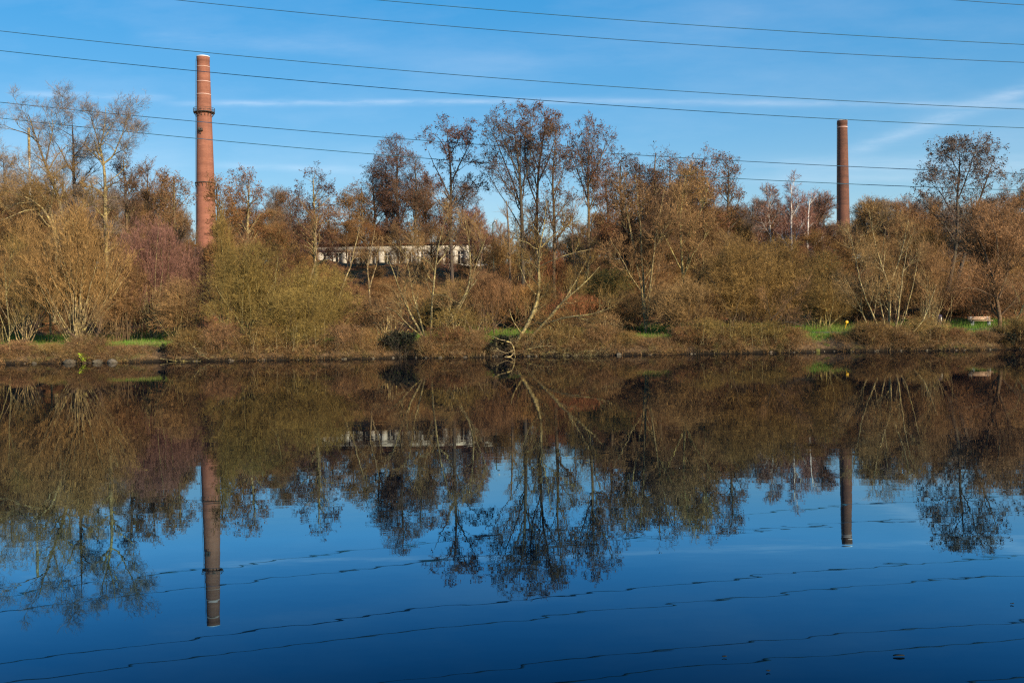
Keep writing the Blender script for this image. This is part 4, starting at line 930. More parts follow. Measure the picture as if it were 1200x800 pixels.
WIL = dict(limb=2, lv=[L(60, 1.5, 45, 0.35, k=6, t0=0.25, wob=0.14, rad=0.5, rmin=0.012, trop=0.05), L(420, 0.95, 42, 0.2, k=4, t0=0.25, wob=0.16, rad=0.5, rmin=0.009),
                       L(2600, 0.6, 40, 0.15, k=3, t0=0.2, wob=0.16, rad=0.6, rmin=0.007), L(5000, 0.33, 40, 0.1, k=2, rmin=0.0055)])
stem_tree('multi_stem_willow', [
    [(500, 408, .14), (494, 392, .12), (480, 368, .09), (468, 340, .07), (460, 315, .05, -1), (452, 300, .02, -1)],
    [(502, 408, .10), (492, 380, .09, .5), (484, 350, .07, 1), (478, 320, .05, 1), (474, 290, .02, 1)],
    [(505, 408, .12), (506, 370, .10), (509, 330, .09), (512, 300, .06), (520, 270, .03), (524, 255, .02)],
    [(509, 318, .06), (500, 306, .05, -1), (492, 300, .03, -1), (484, 302, .02, -1)],
    [(512, 310, .06), (522, 296, .05, 1), (530, 282, .03, 1), (536, 268, .02, 1)],
    [(506, 408, .14), (516, 388, .12), (530, 368, .10), (542, 352, .09), (552, 335, .08), (553, 305, .07), (550, 280, .05), (546, 258, .03)],
    [(508, 406, .10), (524, 380, .08, -1), (538, 362, .07, -1), (546, 345, .05, -1), (560, 325, .03, -1)],
    [(552, 330, .05), (560, 300, .04, 1), (568, 275, .02, 1)],
    [(504, 400, .06), (478, 382, .05, -1.5), (462, 364, .04, -2), (452, 360, .02, -2)],
    [(540, 356, .05), (522, 346, .04, -1), (508, 344, .02, -1.4)]], 68.6, WIL, 601, 'bark_pale', 'twig_brown', None,
    'multi stemmed willow with pale spreading stems at the dark hollow left of centre', dens=0.75, env=(508, 320, 66, 84))
stem_tree('leaning_willow', [
    [(596, 416, .20), (606, 398, .17), (622, 374, .15), (632, 348, .12), (630, 320, .09), (628, 300, .07), (633, 280, .06), (636, 260, .04), (638, 235, .02)],
    [(598, 414, .14), (614, 388, .12, .7), (628, 366, .10, .7), (634, 335, .08, .7), (632, 308, .06, .7), (629, 290, .04, .7)],
    [(600, 415, .18), (622, 396, .15), (640, 378, .12), (656, 358, .10, -.6), (672, 342, .07, -1), (690, 328, .05, -1.2), (704, 312, .02, -1.2)],
    [(638, 380, .12), (658, 372, .09, -1), (676, 368, .06, -1.5), (694, 366, .04, -2), (712, 360, .02, -2)],
    [(630, 292, .05), (620, 284, .04, -1), (606, 278, .03, -1), (596, 268, .02, -1)],
    [(634, 290, .05), (648, 276, .04, .5), (664, 264, .03, 1), (680, 258, .02, 1)],
    [(632, 312, .05), (650, 302, .04, -1), (672, 294, .03, -1), (694, 290, .02, -1)],
    [(628, 345, .05), (616, 330, .04, -1), (610, 312, .02, -1)],
    [(612, 392, .07), (600, 376, .05, -1), (596, 362, .03, -1.4)],
    [(646, 372, .07), (664, 348, .06, 1), (676, 330, .04, 1), (690, 305, .02, 1)]], 67.0, WIL, 602, 'bark_lichen', 'twig_olive', None,
    'leaning willow with yellowish limbs reaching up to the right from the water edge at centre', dens=0.62, env=(640, 335, 78, 90))
stem_tree('multi_stem_tree', [
    [(757, 390, .13), (756, 350, .12), (753, 310, .10), (752, 270, .08), (748, 235, .05), (746, 205, .02)],
    [(756, 385, .10), (752, 340, .09, .5), (745, 300, .07, .8), (738, 262, .05, 1), (732, 230, .02, 1)],
    [(758, 385, .10), (762, 330, .09, -.5), (766, 285, .06, -.8), (772, 245, .04, -1), (778, 215, .02, -1)],
    [(750, 340, .07), (738, 320, .05, -1), (726, 300, .04, -1), (716, 280, .02, -1)],
    [(757, 380, .09), (750, 330, .07, 1), (741, 280, .05, 1.4), (736, 250, .02, 1.6)],
    [(760, 350, .06), (772, 310, .05, 1), (784, 275, .03, 1), (790, 250, .02, 1)]], 72.0, 'haze', 603, 'bark_lichen', 'twig_brown', None,
    'tall tree of many upright olive stems on the grass right of centre', dens=0.42, env=(752, 280, 46, 88))
stem_tree('yellow_stem_tree', [
    [(802, 388, .14), (800, 350, .13), (799, 310, .12), (797, 280, .10), (796, 250, .07), (800, 225, .04), (802, 205, .02)],
    [(798, 315, .08), (786, 292, .07, -1), (776, 272, .05, -1), (766, 255, .02, -1)],
    [(798, 290, .08), (808, 268, .06, 1), (818, 250, .04, 1), (826, 235, .02, 1)],
    [(800, 325, .07), (812, 300, .05, -1), (826, 282, .03, -1)]], 74.0, 'haze', 604, 'bark_lichen', 'twig_brown', None,
    'tree with a bright yellow lit trunk fork left of the huge olive bush', dens=0.36, env=(798, 280, 42, 80))
stem_tree('multi_stem_willow', [
    [(1039, 412, .14), (1040, 390, .13), (1042, 360, .12), (1041, 335, .10), (1034, 315, .08), (1026, 295, .06), (1022, 270, .04), (1018, 250, .02)],
    [(1041, 340, .09), (1047, 318, .08, .5), (1054, 300, .06, .5), (1059, 280, .05, .5), (1062, 258, .02, .5)],
    [(1038, 410, .09), (1030, 385, .08, -.5), (1016, 355, .06, -.8), (1008, 330, .05, -1), (1002, 300, .03, -1), (998, 275, .02, -1)],
    [(1036, 412, .09), (1022, 395, .08, .6), (1012, 370, .06, 1), (1002, 345, .04, 1), (992, 325, .02, 1)],
    [(1042, 408, .10), (1050, 385, .09, -.6), (1055, 350, .08, -.8), (1058, 320, .05, -.8), (1064, 290, .02, -.8)],
    [(1044, 410, .10), (1062, 398, .08, -1), (1078, 380, .06, -1.4), (1088, 355, .04, -1.6), (1094, 335, .02, -1.6)],
    [(1040, 405, .07), (1036, 370, .06, 1), (1030, 340, .05, 1.4), (1034, 300, .03, 1.6), (1040, 265, .02, 1.6)],
    [(1048, 395, .07), (1062, 370, .05, 1), (1070, 340, .04, 1), (1076, 310, .02, 1)]], 67.6, WIL, 605, 'bark_pale', 'twig_brown', None,
    'multi stemmed willow with one bright pale trunk, at the water near the yellow marker', dens=1.0, env=(1038, 320, 54, 84))
stem_tree('gnarled_tree', [
    [(1172, 392, .22), (1172, 372, .20), (1168, 345, .17), (1164, 325, .14), (1156, 300, .10), (1148, 280, .07), (1140, 265, .03)],
    [(1170, 350, .12), (1180, 325, .10, .5), (1182, 300, .08, .8), (1178, 275, .05, 1), (1180, 250, .02, 1)],
    [(1164, 325, .08), (1172, 300, .06, -1), (1168, 275, .05, -1), (1164, 256, .02, -1)],
    [(1172, 370, .09), (1190, 350, .07, -.6), (1206, 338, .05, -1), (1222, 330, .02, -1)],
    [(1182, 300, .06), (1196, 280, .05, 1), (1208, 262, .02, 1)],
    [(1169, 352, .06), (1152, 340, .05, -1), (1138, 335, .03, -1), (1128, 338, .02, -1)]], 73.0, 'haze', 606, 'bark_brown', 'twig_brown', None,
    'gnarled brown tree on the bank right of the wooden bench', dens=0.9, env=(1176, 315, 52, 78))
stem_tree('leaning_tree', [
    [(1166, 410, .09), (1174, 400, .08), (1184, 388, .07), (1194, 372, .06), (1204, 352, .03)],
    [(1176, 408, .06), (1178, 396, .05), (1188, 384, .04), (1198, 380, .02)]], 67.4, WIL, 607, 'bark_lichen', 'twig_brown', None,
    'thin yellowish stem leaning right over the water at the right edge', dens=0.12)
stem_tree('slender_tree', [
    [(12, 424, .07), (11, 400, .065), (9, 370, .06), (6, 340, .04), (4, 310, .02)],
    [(13, 424, .05), (8, 398, .045), (3, 380, .04), (-4, 360, .02)]], 66.2, WIL, 608, 'bark_lichen', 'twig_olive', None,
    'thin upright yellowish stem at the water by the left edge', dens=0.12)
stem_tree('curved_branch_tree', [
    [(884, 405, .13), (892, 394, .12), (902, 384, .10, -.5), (916, 378, .08, -.8), (930, 377, .06, -1), (944, 384, .02, -1)],
    [(898, 388, .06), (906, 372, .05, -.6), (918, 360, .02, -.8)]], 68.0, WIL, 609, 'bark_dark', 'twig_brown', None,
    'dark arching branch curving right out of the huge olive bush', dens=0.15)
# leaning dark trunk and stool of the golden willow
stem_tree('leaning_tree', [
    [(106, 414, .17), (98, 405, .15), (92, 398, .12), (86, 394, .09), (80, 390, .04)],
    [(104, 412, .12), (112, 396, .1), (116, 384, .06), (118, 370, .03)]], 67.4, WIL, 610, 'bark_brown', 'twig_brown', None,
    'short brown trunk leaning left over the bank under the golden willow', dens=0.12)
stem_tree('fallen_branch', [
    [(42, 385, .05), (55, 382, .06, -.3), (68, 381, .06, -.4), (74, 388, .03, -.4)]], 73.0, WIL, 611, 'bark_lichen', 'twig_olive', None,
    'yellow mossy branch bent low over the grass below the golden willow', 'branch', dens=0.04)

# hanging roots and dead branches at the centre hollow
def dead(name, lines, Y, bark, lab, cat, seed, n=40):
    stem_tree(name, lines, Y, dict(limb=1, lv=[L(n, 0.5, 50, 0.05, k=4, rad=.5, wob=.25, rmin=.008), L(n * 6, 0.3, 50, 0.0, k=3, rad=.6, rmin=.006)]), seed, bark, 'bark_pale', None, lab, cat)
dead('arching_root', [
    [(603, 416, .06), (603, 408, .06), (598, 402, .06, -.3), (590, 401, .05, -.5), (582, 399, .04, -.6), (574, 394, .02, -.6)],
    [(603, 412, .05), (598, 418, .05, -.8), (590, 420, .03, -1)],
    [(602, 410, .04), (594, 414, .04, -.4), (584, 412, .03, -.5), (578, 408, .02, -.5)]], 66.3, 'bark_pale', 'pale arching root hooped over the dark hollow below the leaning willow', 'root', 620, 14)
dead('fallen_branch', [
    [(604, 414, .07), (625, 416, .06, -.3), (645, 412, .05, -.5), (665, 414, .04, -.7), (690, 412, .03, -.8), (712, 410, .02, -.8)],
    [(606, 412, .05), (622, 406, .05, -.3), (642, 404, .04, -.5), (664, 406, .02, -.6)],
    [(625, 416, .04), (650, 419, .04, -1), (676, 418, .03, -1.3), (700, 416, .02, -1.3)]], 66.4, 'bark_pale', 'tangle of pale dead branches lying along the water right of the leaning willow', 'branches', 621, 120)
dead('fallen_branch', [
    [(508, 416, .05), (524, 418, .05, -.3), (540, 419, .04, -.5), (556, 418, .02, -.5)],
    [(552, 420, .04), (566, 416, .04), (580, 419, .02)]], 66.3, 'bark_brown', 'brown dead branch lying at the waterline right of the multi stemmed willow', 'branches', 622, 50)
dead('fallen_branch', [
    [(210, 408, .05), (222, 402, .05, -.3), (232, 416, .04, -.9), (244, 424, .02, -1.2)],
    [(188, 420, .05), (210, 423, .04, -.5), (236, 423, .02, -.6)]], 66.3, 'bark_lichen', 'bent yellowish branch dipping into the water below the left olive bush', 'branches', 623, 40)
dead('fallen_branch', [[(48, 404, .04), (60, 405, .05), (74, 404, .04), (84, 403, .02)]], 68.0, 'bark_pale', 'thin pale pole lying across the bank by the left grass strip', 'branch', 624, 8)

# near-black leaf masses added as the shade inside the bank hollows
for i, (px, pt, w, Y, lab) in enumerate([(470, 394, 44, 66.9, 'almost black tangle added as shade at the water edge beneath the multi stemmed willow'),
                                         (590, 399, 34, 66.6, 'almost black tangle added as shade in the hollow under the arching root'),
                                         (196, 412, 22, 66.6, 'small black tangle added as shade under the overhanging bank below the purple shrub'),
                                         (1178, 398, 34, 66.9, 'dark tangle added as shade at the water edge at the right edge')]):
    sh('hollow_shade', px, pt, w, Y, 30, 630 + i, 'bark_dark', 'bark_dark', 'leaf_black', lab, leafn=26000, leafs=0.06, stemr=0.012)

# bushes hanging over the waterline, each its own size and colour
BK = []
for i, (px, pt, w, Y, bk, tw, lab) in enumerate([(452, 362, 60, 69.0, 'bark_pale', 'twig_brown', 'bare spreading bush left of the multi stemmed willow, above the dark hollow'),
        (538, 364, 76, 68.0, 'bark_pale', 'twig_olive', 'large bare brown bush at the water between the two centre willows'),
        (654, 368, 80, 67.6, 'bark_lichen', 'twig_rust', 'large tangled bare bush at the water under the limbs of the leaning willow'),
        (706, 370, 62, 67.8, 'bark_pale', 'twig_brown', 'bare tangled bush at the water right of the leaning willow')]):
    sh('bare_bush', px, pt, w, Y, 40, 560 + i, bk, tw, None, lab, lv=[dict(s_, n=s_['n'] * (1, .62, .5)[k_]) for k_, s_ in enumerate(TW_FINE)], arch=0.8, stemr=0.035, base_spread=0.10)
rng = np.random.default_rng(88)
for i, (px, h, w, c) in enumerate([(22, 1.0, 2.2, 0), (62, 0.8, 1.8, 2), (226, 1.5, 2.8, 3), (262, 1.9, 3.2, 0), (308, 1.6, 3.4, 3), (356, 2.0, 3.2, 3), (404, 1.7, 3.2, 0), (436, 1.4, 2.2, 2),
        (526, 1.5, 2.8, 1), (556, 1.2, 2.2, 0), (630, 1.2, 2.2, 2), (664, 1.4, 2.6, 2), (702, 1.4, 2.4, 0), (736, 0.9, 2.0, 3), (806, 1.2, 2.2, 1), (826, 1.7, 3.2, 3), (868, 1.5, 3.2, 3), (908, 1.4, 2.8, 3),
        (934, 1.0, 2.0, 2), (1024, 1.4, 2.6, 1), (1046, 1.1, 2.4, 0), (1082, 1.6, 2.8, 2), (1112, 0.9, 2.0, 1), (1150, 0.7, 2.2, 0), (1198, 1.5, 2.8, 3), (-24, 1.3, 2.8, 1), (1236, 1.5, 3, 0)]):
    x = X(px, 66.8); y = float(shore(np.array([x]))[0]) + 0.9
    kind = ['dull brown', 'rust brown', 'straw coloured', 'olive'][c]
    nb = 'left of the orange chimney' if px < 215 else 'below the olive bushes' if px < 450 else 'below the willows at centre' if px < 725 else 'below the huge olive bush' if px < 930 else 'near the right end of the bank'
    lab, grp = f'{kind} bramble bush drooping over the waterline {nb}', f'{kind} bramble bushes along the waterline {nb}'
    if c >= len(BK) or BK[c] is None:
        while len(BK) <= c: BK.append(None)
        r = shrub('bramble_bush', x, y, 1.6, 3.0, 46, 800 + c, ['bark_brown', 'bark_brown', 'bark_pale', 'bark_lichen'][c], ['twig_brown', 'twig_rust', 'twig_tan', 'twig_olive'][c], ['leaf_brown', 'leaf_rust', None, 'leaf_olive'][c], lab, 'bush', grp,
                  leafn=0 if c == 2 else 5000, leafs=0.028, stemr=0.012, arch=1.0, dep=0.8, base_spread=0.2,
                  lv=[L(3200, 0.55, 45, 0.0, k=5, t0=0.15, wob=0.25, rad=0.7, rmin=0.007, trop=-0.12), L(14000, 0.3, 45, 0.0, k=3, t0=0.15, wob=0.2, rad=0.7, rmin=0.005), L(16000, 0.18, 45, 0, k=2, rmin=0.0045)])
        BK[c] = r; r.scale = (w / 3, w / 3, h / 1.6)
    else:
        dup(BK[c], (x, y, gzf(x, y) - 0.1), rng.random() * 6.28, (w / 3, w / 3, h / 1.6), lab, grp)

# slope scrub: masters and copies
SG = []
for i, (n, bk, tw, lf, nm) in enumerate([(34, 'bark_brown', 'twig_brown', 'leaf_rust', 'brown'), (34, 'bark_brown', 'twig_rust', 'leaf_rust', 'rust coloured'), (34, 'bark_pale', 'twig_tan', None, 'tan')]):
    SG.append([nm, (n, bk, tw, lf), None])
rng = np.random.default_rng(77)
def scrub(px, Y, H, Wd):
    i = rng.integers(0, 3); nm, a, r = SG[i]; x = X(px, Y)
    zone = 'left of the orange chimney' if px < 230 else 'below the white building' if px < 590 else 'behind the willows at centre and right' if px < 985 else 'at the right end of the bank'
    lab = f'low {nm} scrub bush on the slope {zone}'; grp = f'{nm} scrub bushes on the slope {zone}'
    s = H / 3.0; w = Wd / 4.0
    if r is None:
        r = shrub('scrub_bush', x, Y, 3.0, 4.0, a[0], 700 + int(i), a[1], a[2], a[3], lab, 'bush', grp, leafn=1500 if a[3] else 0, leafs=0.035, stemr=0.02,
                  lv=[L(500, 0.9, 35, 0.3, k=4, t0=0.15, wob=0.15, rad=0.6, rmin=0.007), L(4200, 0.5, 35, 0.2, k=3, t0=0.15, rad=0.6, rmin=0.0055), L(9000, 0.28, 38, 0.2, k=2, rmin=0.005)])
        SG[i][2] = r; r.scale = (w, w, s)
    else:
        dup(r, (x, Y, gzf(x, Y) - 0.1), rng.random() * 6.28, (w, w, s), lab, grp)
for Y, H, step in ((80.5, 1.6, 44), (83.5, 2.4, 40), (87, 3.0, 44), (92, 3.4, 46), (98, 3.6, 50), (106, 3.2, 50)):
    px = -110 + rng.uniform(0, 20)
    while px < 1310:
        p = px + rng.uniform(-8, 8); h = H * rng.uniform(0.7, 1.25)
        if 350 < p < 585: h = min(h, 2.0 if Y > 90 else 2.6)
        if Y < 86 and (p < 330 or 430 < p < 480 or 725 < p < 775 or 930 < p < 1000 or 1105 < p < 1175): h *= 0.45
        scrub(p, Y + rng.uniform(-1.3, 1.3), h, h * 1.35 + 0.8); px += step * rng.uniform(0.75, 1.3)

# ------------------------------------------------------------------ ground cover
def bank_brush():
    """arching dead stems, brambles and small twigs covering the river bank"""
    rng = np.random.default_rng(9)
    N_ = 42000; px = rng.uniform(-220, 1420, N_); d = np.where(rng.random(N_) < 0.45, rng.uniform(-0.1, 1.5, N_), rng.uniform(0.0, 5.2, N_))
    x = (px - 600) / F * 67
    y = shore(x) + d + 0.05
    # how tall the brush stands along the bank (less where the grass shows)
    hb = 0.18 + 1.0 * np.clip((fbm(x * 0.22 + 13, x * 0 + 2.2, 31) - 0.25) * 1.7, 0, 1)
    gw = np.zeros(N_)                                  # openings where the grass shows
    for a_, b_ in ((-20, 86), (120, 200), (428, 490), (540, 556), (722, 800), (930, 1014), (1098, 1176)):
        gw = np.maximum(gw, np.clip(np.minimum(px - a_, b_ - px) / 6, 0, 1))
    hb = hb * (1 - 0.68 * gw)
    dn = fbm(x * 0.5, y * 0.5, 4)
    keep = rng.random(N_) < np.clip((dn - 0.25) * 2.6, 0.35, 1) * np.where(d > 2.2, np.clip(hb - 0.35, 0.04, 1) * (1 - 0.9 * gw), 1)
    hole = ((np.abs(px - 474) < 17) | (np.abs(px - 585) < 15) | (np.abs(px - 193) < 9) | (np.abs(px - 968) < 13)) & (d < 2.2)
    keep &= ~(hole & (rng.random(N_) < 0.9))
    px, x, y, d, hb, dn, gw = (v[keep] for v in (px, x, y, d, hb, dn, gw)); n = len(x)
    z = gz(x, y) - 0.03; hb = np.where(d < 1.3, np.maximum(hb, 0.34 - 0.14 * gw), hb); h = hb * (0.25 + 0.75 * rng.random(n)) * (0.45 + dn) * np.where(d > 2.6, 0.55, 1.0) * 0.95
    a = rng.random(n) * 6.283; arch = rng.uniform(0.2, 1.0, n) * h
    dirx = np.cos(a) * arch; diry = np.sin(a) * arch * 0.8 - 0.55 * h * (d < 1.5)
    K = 5; t = np.linspace(0, 1, K)[None]
    P = np.stack([x[:, None] + dirx[:, None] * t ** 1.4, y[:, None] + diry[:, None] * t ** 1.4, z[:, None] + h[:, None] * np.sin(t * 2.0) / 0.95], -1)
    P[:, 1:] += rng.normal(size=(n, K - 1, 3)) * 0.035
    P[:, :, 2] = np.maximum(P[:, :, 2], 0.02)
    R = (0.004 + 0.006 * rng.random(n))[:, None] * np.linspace(1, 0.4, K)[None]
    t1 = spawn(rng, P, R, 170000, 0.42, 50, 0.15, k=3, t0=0.1, wob=0.25, rad=0.7, rmin=0.004)
    t1[0][:, :, 2] = np.maximum(t1[0][:, :, 2], 0.02)
    m_ = rng.choice(n, 3200, replace=False); st_ = spawn(rng, P[m_], R[m_] * 2.0, 2600, 0.8, 40, 0.1, k=4, t0=0.1, wob=0.3, rad=0.8, rmin=0.009)
    st_[0][:, :, 2] = np.maximum(st_[0][:, :, 2], 0.02)
    V0, Q0 = tubes(P[m_] + rng.normal(size=(len(m_), 1, 3)) * [0.1, 0.1, 0.02], R[m_] * 2.0, 3); V00, Q00 = tubes(*st_, 3)
    V1, Q1 = tubes(P, R, 3); V2, Q2 = tubes(*t1, 3)
    V3, Q3 = leaves(rng, P, 26000, 0.028, 0.05)
    Vs = [V1, V2, V3, V0, V00]; Qs = [Q1, Q2, Q3, Q0, Q00]; off = np.cumsum([0] + [len(v) for v in Vs])
    V = np.concatenate(Vs); Q = np.concatenate([a_ + o_ for a_, o_ in zip(Qs, off)])
    mi = np.concatenate([np.full(len(a_), k_) for a_, k_ in zip(Qs, (0, 0, 1, 2, 2))])
    tag(link('bank_brambles', np_mesh('bank_brambles', V, Q, None, False, [M['brush'], M['leaf_olive'], M['bark_pale']], mi)),
        'brown tangle of brambles and dead stems covering the river bank along the waterline', 'brambles', kind='stuff')
bank_brush()

def grass():
    rng = np.random.default_rng(19)
    n = 150000; px = rng.uniform(-260, 1460, n); x = (px - 600) / F * 74
    y = np.where(rng.random(n) < 0.45, rng.uniform(67.9, 71.2, n), rng.uniform(72.9, 79.5, n))
    dn = fbm(x * 0.35 + 4, y * 0.5, 8)
    keep = (rng.random(n) < np.clip((dn - 0.2) * 3, 0.1, 1)); x, y, dn = x[keep], y[keep], dn[keep]; n = len(x)
    z = gz(x, y) - 0.02
    h = (0.12 + 0.24 * rng.random(n)) * (0.5 + dn) * np.where(y > 75, 1.5, 1.0)
    a = rng.random(n) * 6.283; w = 0.012; lx = rng.normal(size=n) * 0.06; ly = rng.normal(size=n) * 0.06
    c = np.cos(a) * w; s = np.sin(a) * w
    V = np.stack([np.stack([x - c, y - s, z], -1), np.stack([x + c, y + s, z], -1), np.stack([x + lx, y + ly, z + h], -1)], 1).reshape(-1, 3)
    me = np_mesh('grass', V, None, np.arange(3 * n).reshape(n, 3), False, [M['grass']])
    tag(link('grass', me), 'green grass growing on both sides of the path behind the bank', 'grass', kind='stuff')
grass()

def litter():
    rng = np.random.default_rng(23)
    n = 150000; x = rng.uniform(-68, 68, n); y = 77.0 + 30 * rng.random(n) ** 1.3; 
    dn = fbm(x * 0.4 + 4, y * 0.4, 18); k = rng.random(n) < np.clip((dn - 0.25) * 2.5, 0.05, 1) * np.where(y < 79, 0.4, 1); x, y = x[k], y[k]; n = len(x)
    c = np.stack([x, y, gz(x, y) + 0.02 + 0.05 * rng.random(n)], -1)
    u = nrm(rng.normal(size=(n, 3)) * [1, 1, 0.5]); w = nrm(np.cross(u, rng.normal(size=(n, 3)) * [0.4, 0.4, 1])); s = 0.06 * (0.6 + rng.random(n))[:, None]
    V = np.stack([c - u * s, c + w * s * 0.7, c + u * s, c - w * s * 0.7], 1).reshape(-1, 3)
    tag(link('leaf_litter', np_mesh('leaf_litter', V, np.arange(n * 4).reshape(n, 4), None, False, [M['dead_leaves']])),
        'orange brown fallen leaves covering the slope behind the grass', 'fallen leaves', kind='stuff')
litter()

# waterline stones
rng = np.random.default_rng(41)
def stone(px, sx, sz, mt, lab, grp=None, name='stone', dY=0.0, seed=0):
    r = np.random.default_rng(seed); bm = __import__('bmesh').new(); __import__('bmesh').ops.create_icosphere(bm, subdivisions=2, radius=1)
    for v in bm.verts:
        p = v.co; q = 1 + 0.22 * math.sin(p.x * 2.3 + seed) * math.cos(p.y * 2.9 + seed * 2) + r.normal() * 0.05
        v.co = Vector((math.copysign(abs(p.x) ** 0.9, p.x) * q, math.copysign(abs(p.y) ** 0.9, p.y) * q, math.copysign(abs(p.z) ** 0.9, p.z) * q))
    me = bpy.data.meshes.new(name); bm.to_mesh(me); bm.free(); me.materials.append(mt)
    x = (px - 600) / F * 66; y = float(shore(np.array([x]))[0]) + dY
    o = link(name, me, loc=(x, y, sz * 0.35)); o.scale = (sx, sx * 0.7, sz); o.rotation_euler = (r.uniform(-.2, .2), r.uniform(-.15, .15), r.uniform(-.5, .5))
    return tag(o, lab, 'stone', grp)
SL = 'small brown grey stone lying in the row along the waterline'
for i in range(64):
    px = rng.uniform(-60, 1260); s = rng.uniform(0.05, 0.10) * rng.choice([1, 1, 1.6])
    stone(px, s, s * rng.uniform(0.45, 0.8), M['stone'], SL, 'stones along the waterline', dY=rng.uniform(-0.1, 0.15), seed=i)
stone(84, 0.42, 0.22, M['stone'], 'pale flat stone block at the waterline left of the lime green plant', seed=200)
stone(118, 0.34, 0.18, M['stone'], 'brownish stone at the waterline just right of the lime green plant', seed=201)
stone(136, 0.42, 0.17, M['stone'], 'long pale stone at the waterline, further right of the lime green plant', seed=202)
stone(962, 0.16, 0.18, M['moss_stone'], 'small yellow mossy stone standing at the edge of the dark hollow', seed=203)
stone(977, 0.42, 0.42, M['moss_stone'], 'round mossy boulder sitting in the dark hollow below the yellow marker', dY=0.5, seed=204)

def lime_plant():
    rng = np.random.default_rng(3); x = (101 - 600) / F * 66; y = float(shore(np.array([x]))[0]) - 0.05
    n = 26; a = rng.random(n) * 6.28; t = np.linspace(0, 1, 4)[None]; h = rng.uniform(0.25, 0.62, n)[:, None]; s = rng.uniform(0.05, 0.4, n)[:, None]
    P = np.stack([np.cos(a)[:, None] * s * t, np.sin(a)[:, None] * s * t * .6, h * t ** 0.8], -1); R = np.full((n, 4), 0.008)
    root = empty('water_plant', (x, y, 0.08)); tag(root, 'bright lime green leafy plant at the waterline below the golden willow', 'plant')
    V, Q = tubes(P, R, 3); link('stem', np_mesh('stem', V, Q, None, False, [M['leaf_olive']]), root)
    V, Q = leaves(rng, P, 420, 0.055, 0.03, 0.2); link('leaves', np_mesh('leaves', V, Q, None, False, [M['leaf_lime']]), root)
lime_plant()

# ------------------------------------------------------------------ bench, bin, marker, lamp post, floating bits
def bench():
    Y = 75.2; x = X(1149, Y); g = gzf(x, Y); r = empty('park_bench', (x, Y, g), math.radians(-3))
    tag(r, 'light wooden park bench facing the water on the grass at right', 'bench')
    Wd = 26 * Y / F
    for z in (0.44, 0.57):
        m = MB(); m.box((0, 0.22 + (z - .46) * 0.25, z + 0.12), (Wd, 0.045, 0.115), M=Matrix.Rotation(math.radians(-10), 3, 'X')); m.build('backrest_plank', M['wood'], r)
    for y in (-0.22, -0.08, 0.06):
        m = MB(); m.box((0, y, 0.44), (Wd, 0.12, 0.045)); m.build('seat_plank', M['wood'], r)
    for sx in (-1, 1):
        m = MB(); m.box((sx * Wd * 0.36, -0.18, 0.19), (0.09, 0.09, 0.40)); m.box((sx * Wd * 0.36, 0.14, 0.19), (0.09, 0.09, 0.40)); m.box((sx * Wd * 0.36, -0.03, 0.395), (0.07, 0.42, 0.05))
        m.box((sx * Wd * 0.36, 0.225, 0.55), (0.06, 0.05, 0.42), M=Matrix.Rotation(math.radians(-10), 3, 'X')); m.build('leg', M['galv'], r)
bench()
def bin_():
    Y = 74.6; x = X(1100.5, Y); g = gzf(x, Y); r = empty('dustbin', (x, Y, g)); tag(r, 'dark round dustbin on a post beside the path, left of the wooden bench', 'dustbin')
    m = MB(); m.lathe([(0.17, 0.25), (0.20, 0.3), (0.21, 0.82), (0.19, 0.84)], 20); m.build('body', M['bin_dark'], r)
    m = MB(); m.lathe([(0.23, 0.845), (0.23, 0.88), (0.17, 0.98), (0.05, 1.02)], 20); m.build('lid', M['bin_lid'], r)
    m = MB(); m.tube([(0.1, 0.0, -0.1), (0.1, 0.0, 0.3)], 0.03, 8); m.tube([(-0.1, 0.0, -0.1), (-0.1, 0.0, 0.3)], 0.03, 8); m.build('post', M['steel_dark'], r)
    m = MB(); m.box((0.09, -0.205, 0.62), (0.08, 0.03, 0.34)); m.build('sticker', M['white_paint'], r)
bin_()
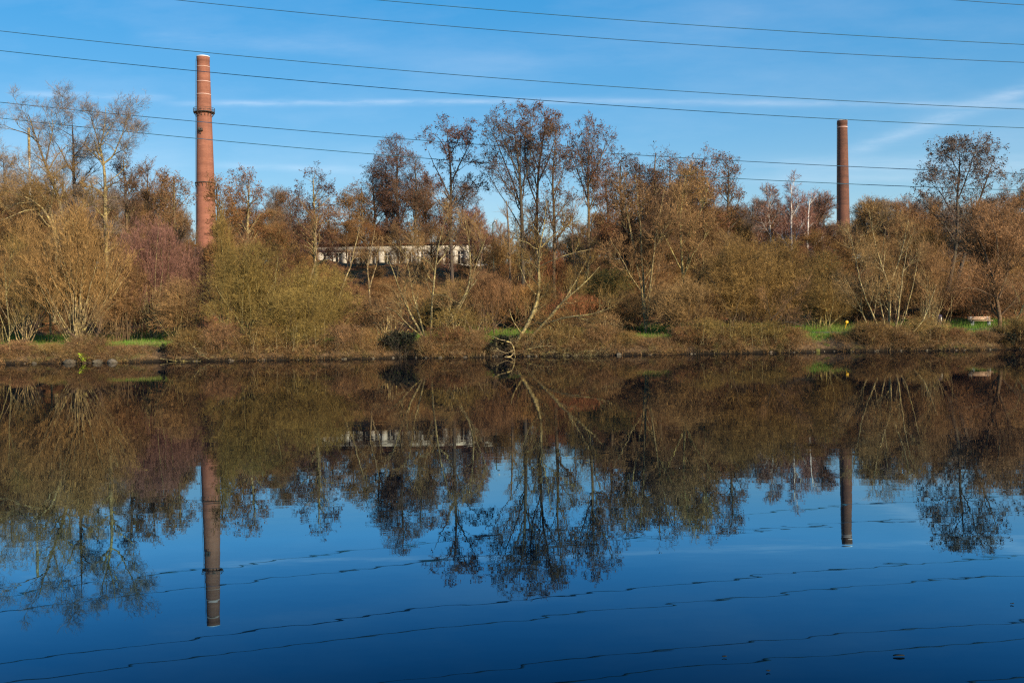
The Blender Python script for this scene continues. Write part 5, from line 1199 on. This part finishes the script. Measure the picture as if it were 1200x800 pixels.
def marker():
    Y = 76.0; w = at(992, 379, Y); g = gzf(w.x, Y); r = empty('marker_sign', (w.x - 0.08, Y, g)); tag(r, 'small yellow marker plate on a leaning yellow stake in the grass', 'marker')
    H = w.z - g
    m = MB(); m.tube([(-0.10, 0, -0.1), (0.0, 0, H * 0.5), (0.09, 0, H + 0.1)], 0.03, 8); m.build('stake', M['yellow'], r)
    m = MB(); m.lathe([(0.02, -0.02), (0.11, -0.018), (0.125, 0.0), (0.11, 0.018), (0.02, 0.02)], 14)
    o = m.build('plate', M['yellow'], r); o.rotation_euler = (math.radians(86), math.radians(8), 0); o.location = (0.10, -0.04, H + 0.12)
marker()
def lamp():
    Y = 104; t = at(577.5, 262, Y); g = gzf(t.x, Y); H = t.z - g; r = empty('lamp_post', (t.x, Y, g)); tag(r, 'slim grey green lamp post rising in front of the right end of the white building', 'lamp post')
    m = MB(); m.lathe([(0.13, -0.2), (0.12, 1.0), (0.075, 1.1), (0.055, H)], 12); m.tube([(0, 0, H - .05), (0.1, -0.3, H + .12), (0.2, -0.8, H + .15)], 0.04, 6); m.build('pole', M['pole_green'], r)
    m = MB(); m.box((0.25, -1.05, H + 0.14), (0.26, 0.6, 0.12)); m.build('lamp_head', M['galv'], r)
lamp()
def floater(px, py, w, lab, seed):
    d = RM @ Vector(((px - 600) / F, (400 - py) / F, -1)); t = -CAM.z / d.z; p = CAM + d * t; s = w * p.y / F / 2
    r = np.random.default_rng(seed); n = 9; a = np.linspace(0, 2 * math.pi, n, endpoint=False)
    V = [(0, 0, 0.004)] + [(math.cos(q) * s * (0.8 + .3 * r.random()), math.sin(q) * s * 0.42 * (0.7 + .4 * r.random()), 0.003 + 0.006 * r.random()) for q in a]
    me = np_mesh('floating_leaf', np.array(V), None, [(0, 1 + i, 1 + (i + 1) % n) for i in range(n)], False, [M['leaf_black']])
    sol = me; o = link('floating_leaf', me, loc=(p.x, p.y, 0.004)); md = o.modifiers.new('t', 'SOLIDIFY'); md.thickness = 0.003
    tag(o, lab, 'leaf')
floater(1053, 769, 15, 'dark leaf floating alone on the blue water at bottom right', 1)
floater(1186, 708, 5, 'tiny dark leaf floating on the water near the right edge', 2)
floater(849, 770, 6, 'tiny dark leaf floating on the water left of the larger floating leaf', 3)
floater(900, 787, 5, 'tiny dark speck of leaf floating nearest to the bottom edge', 4)
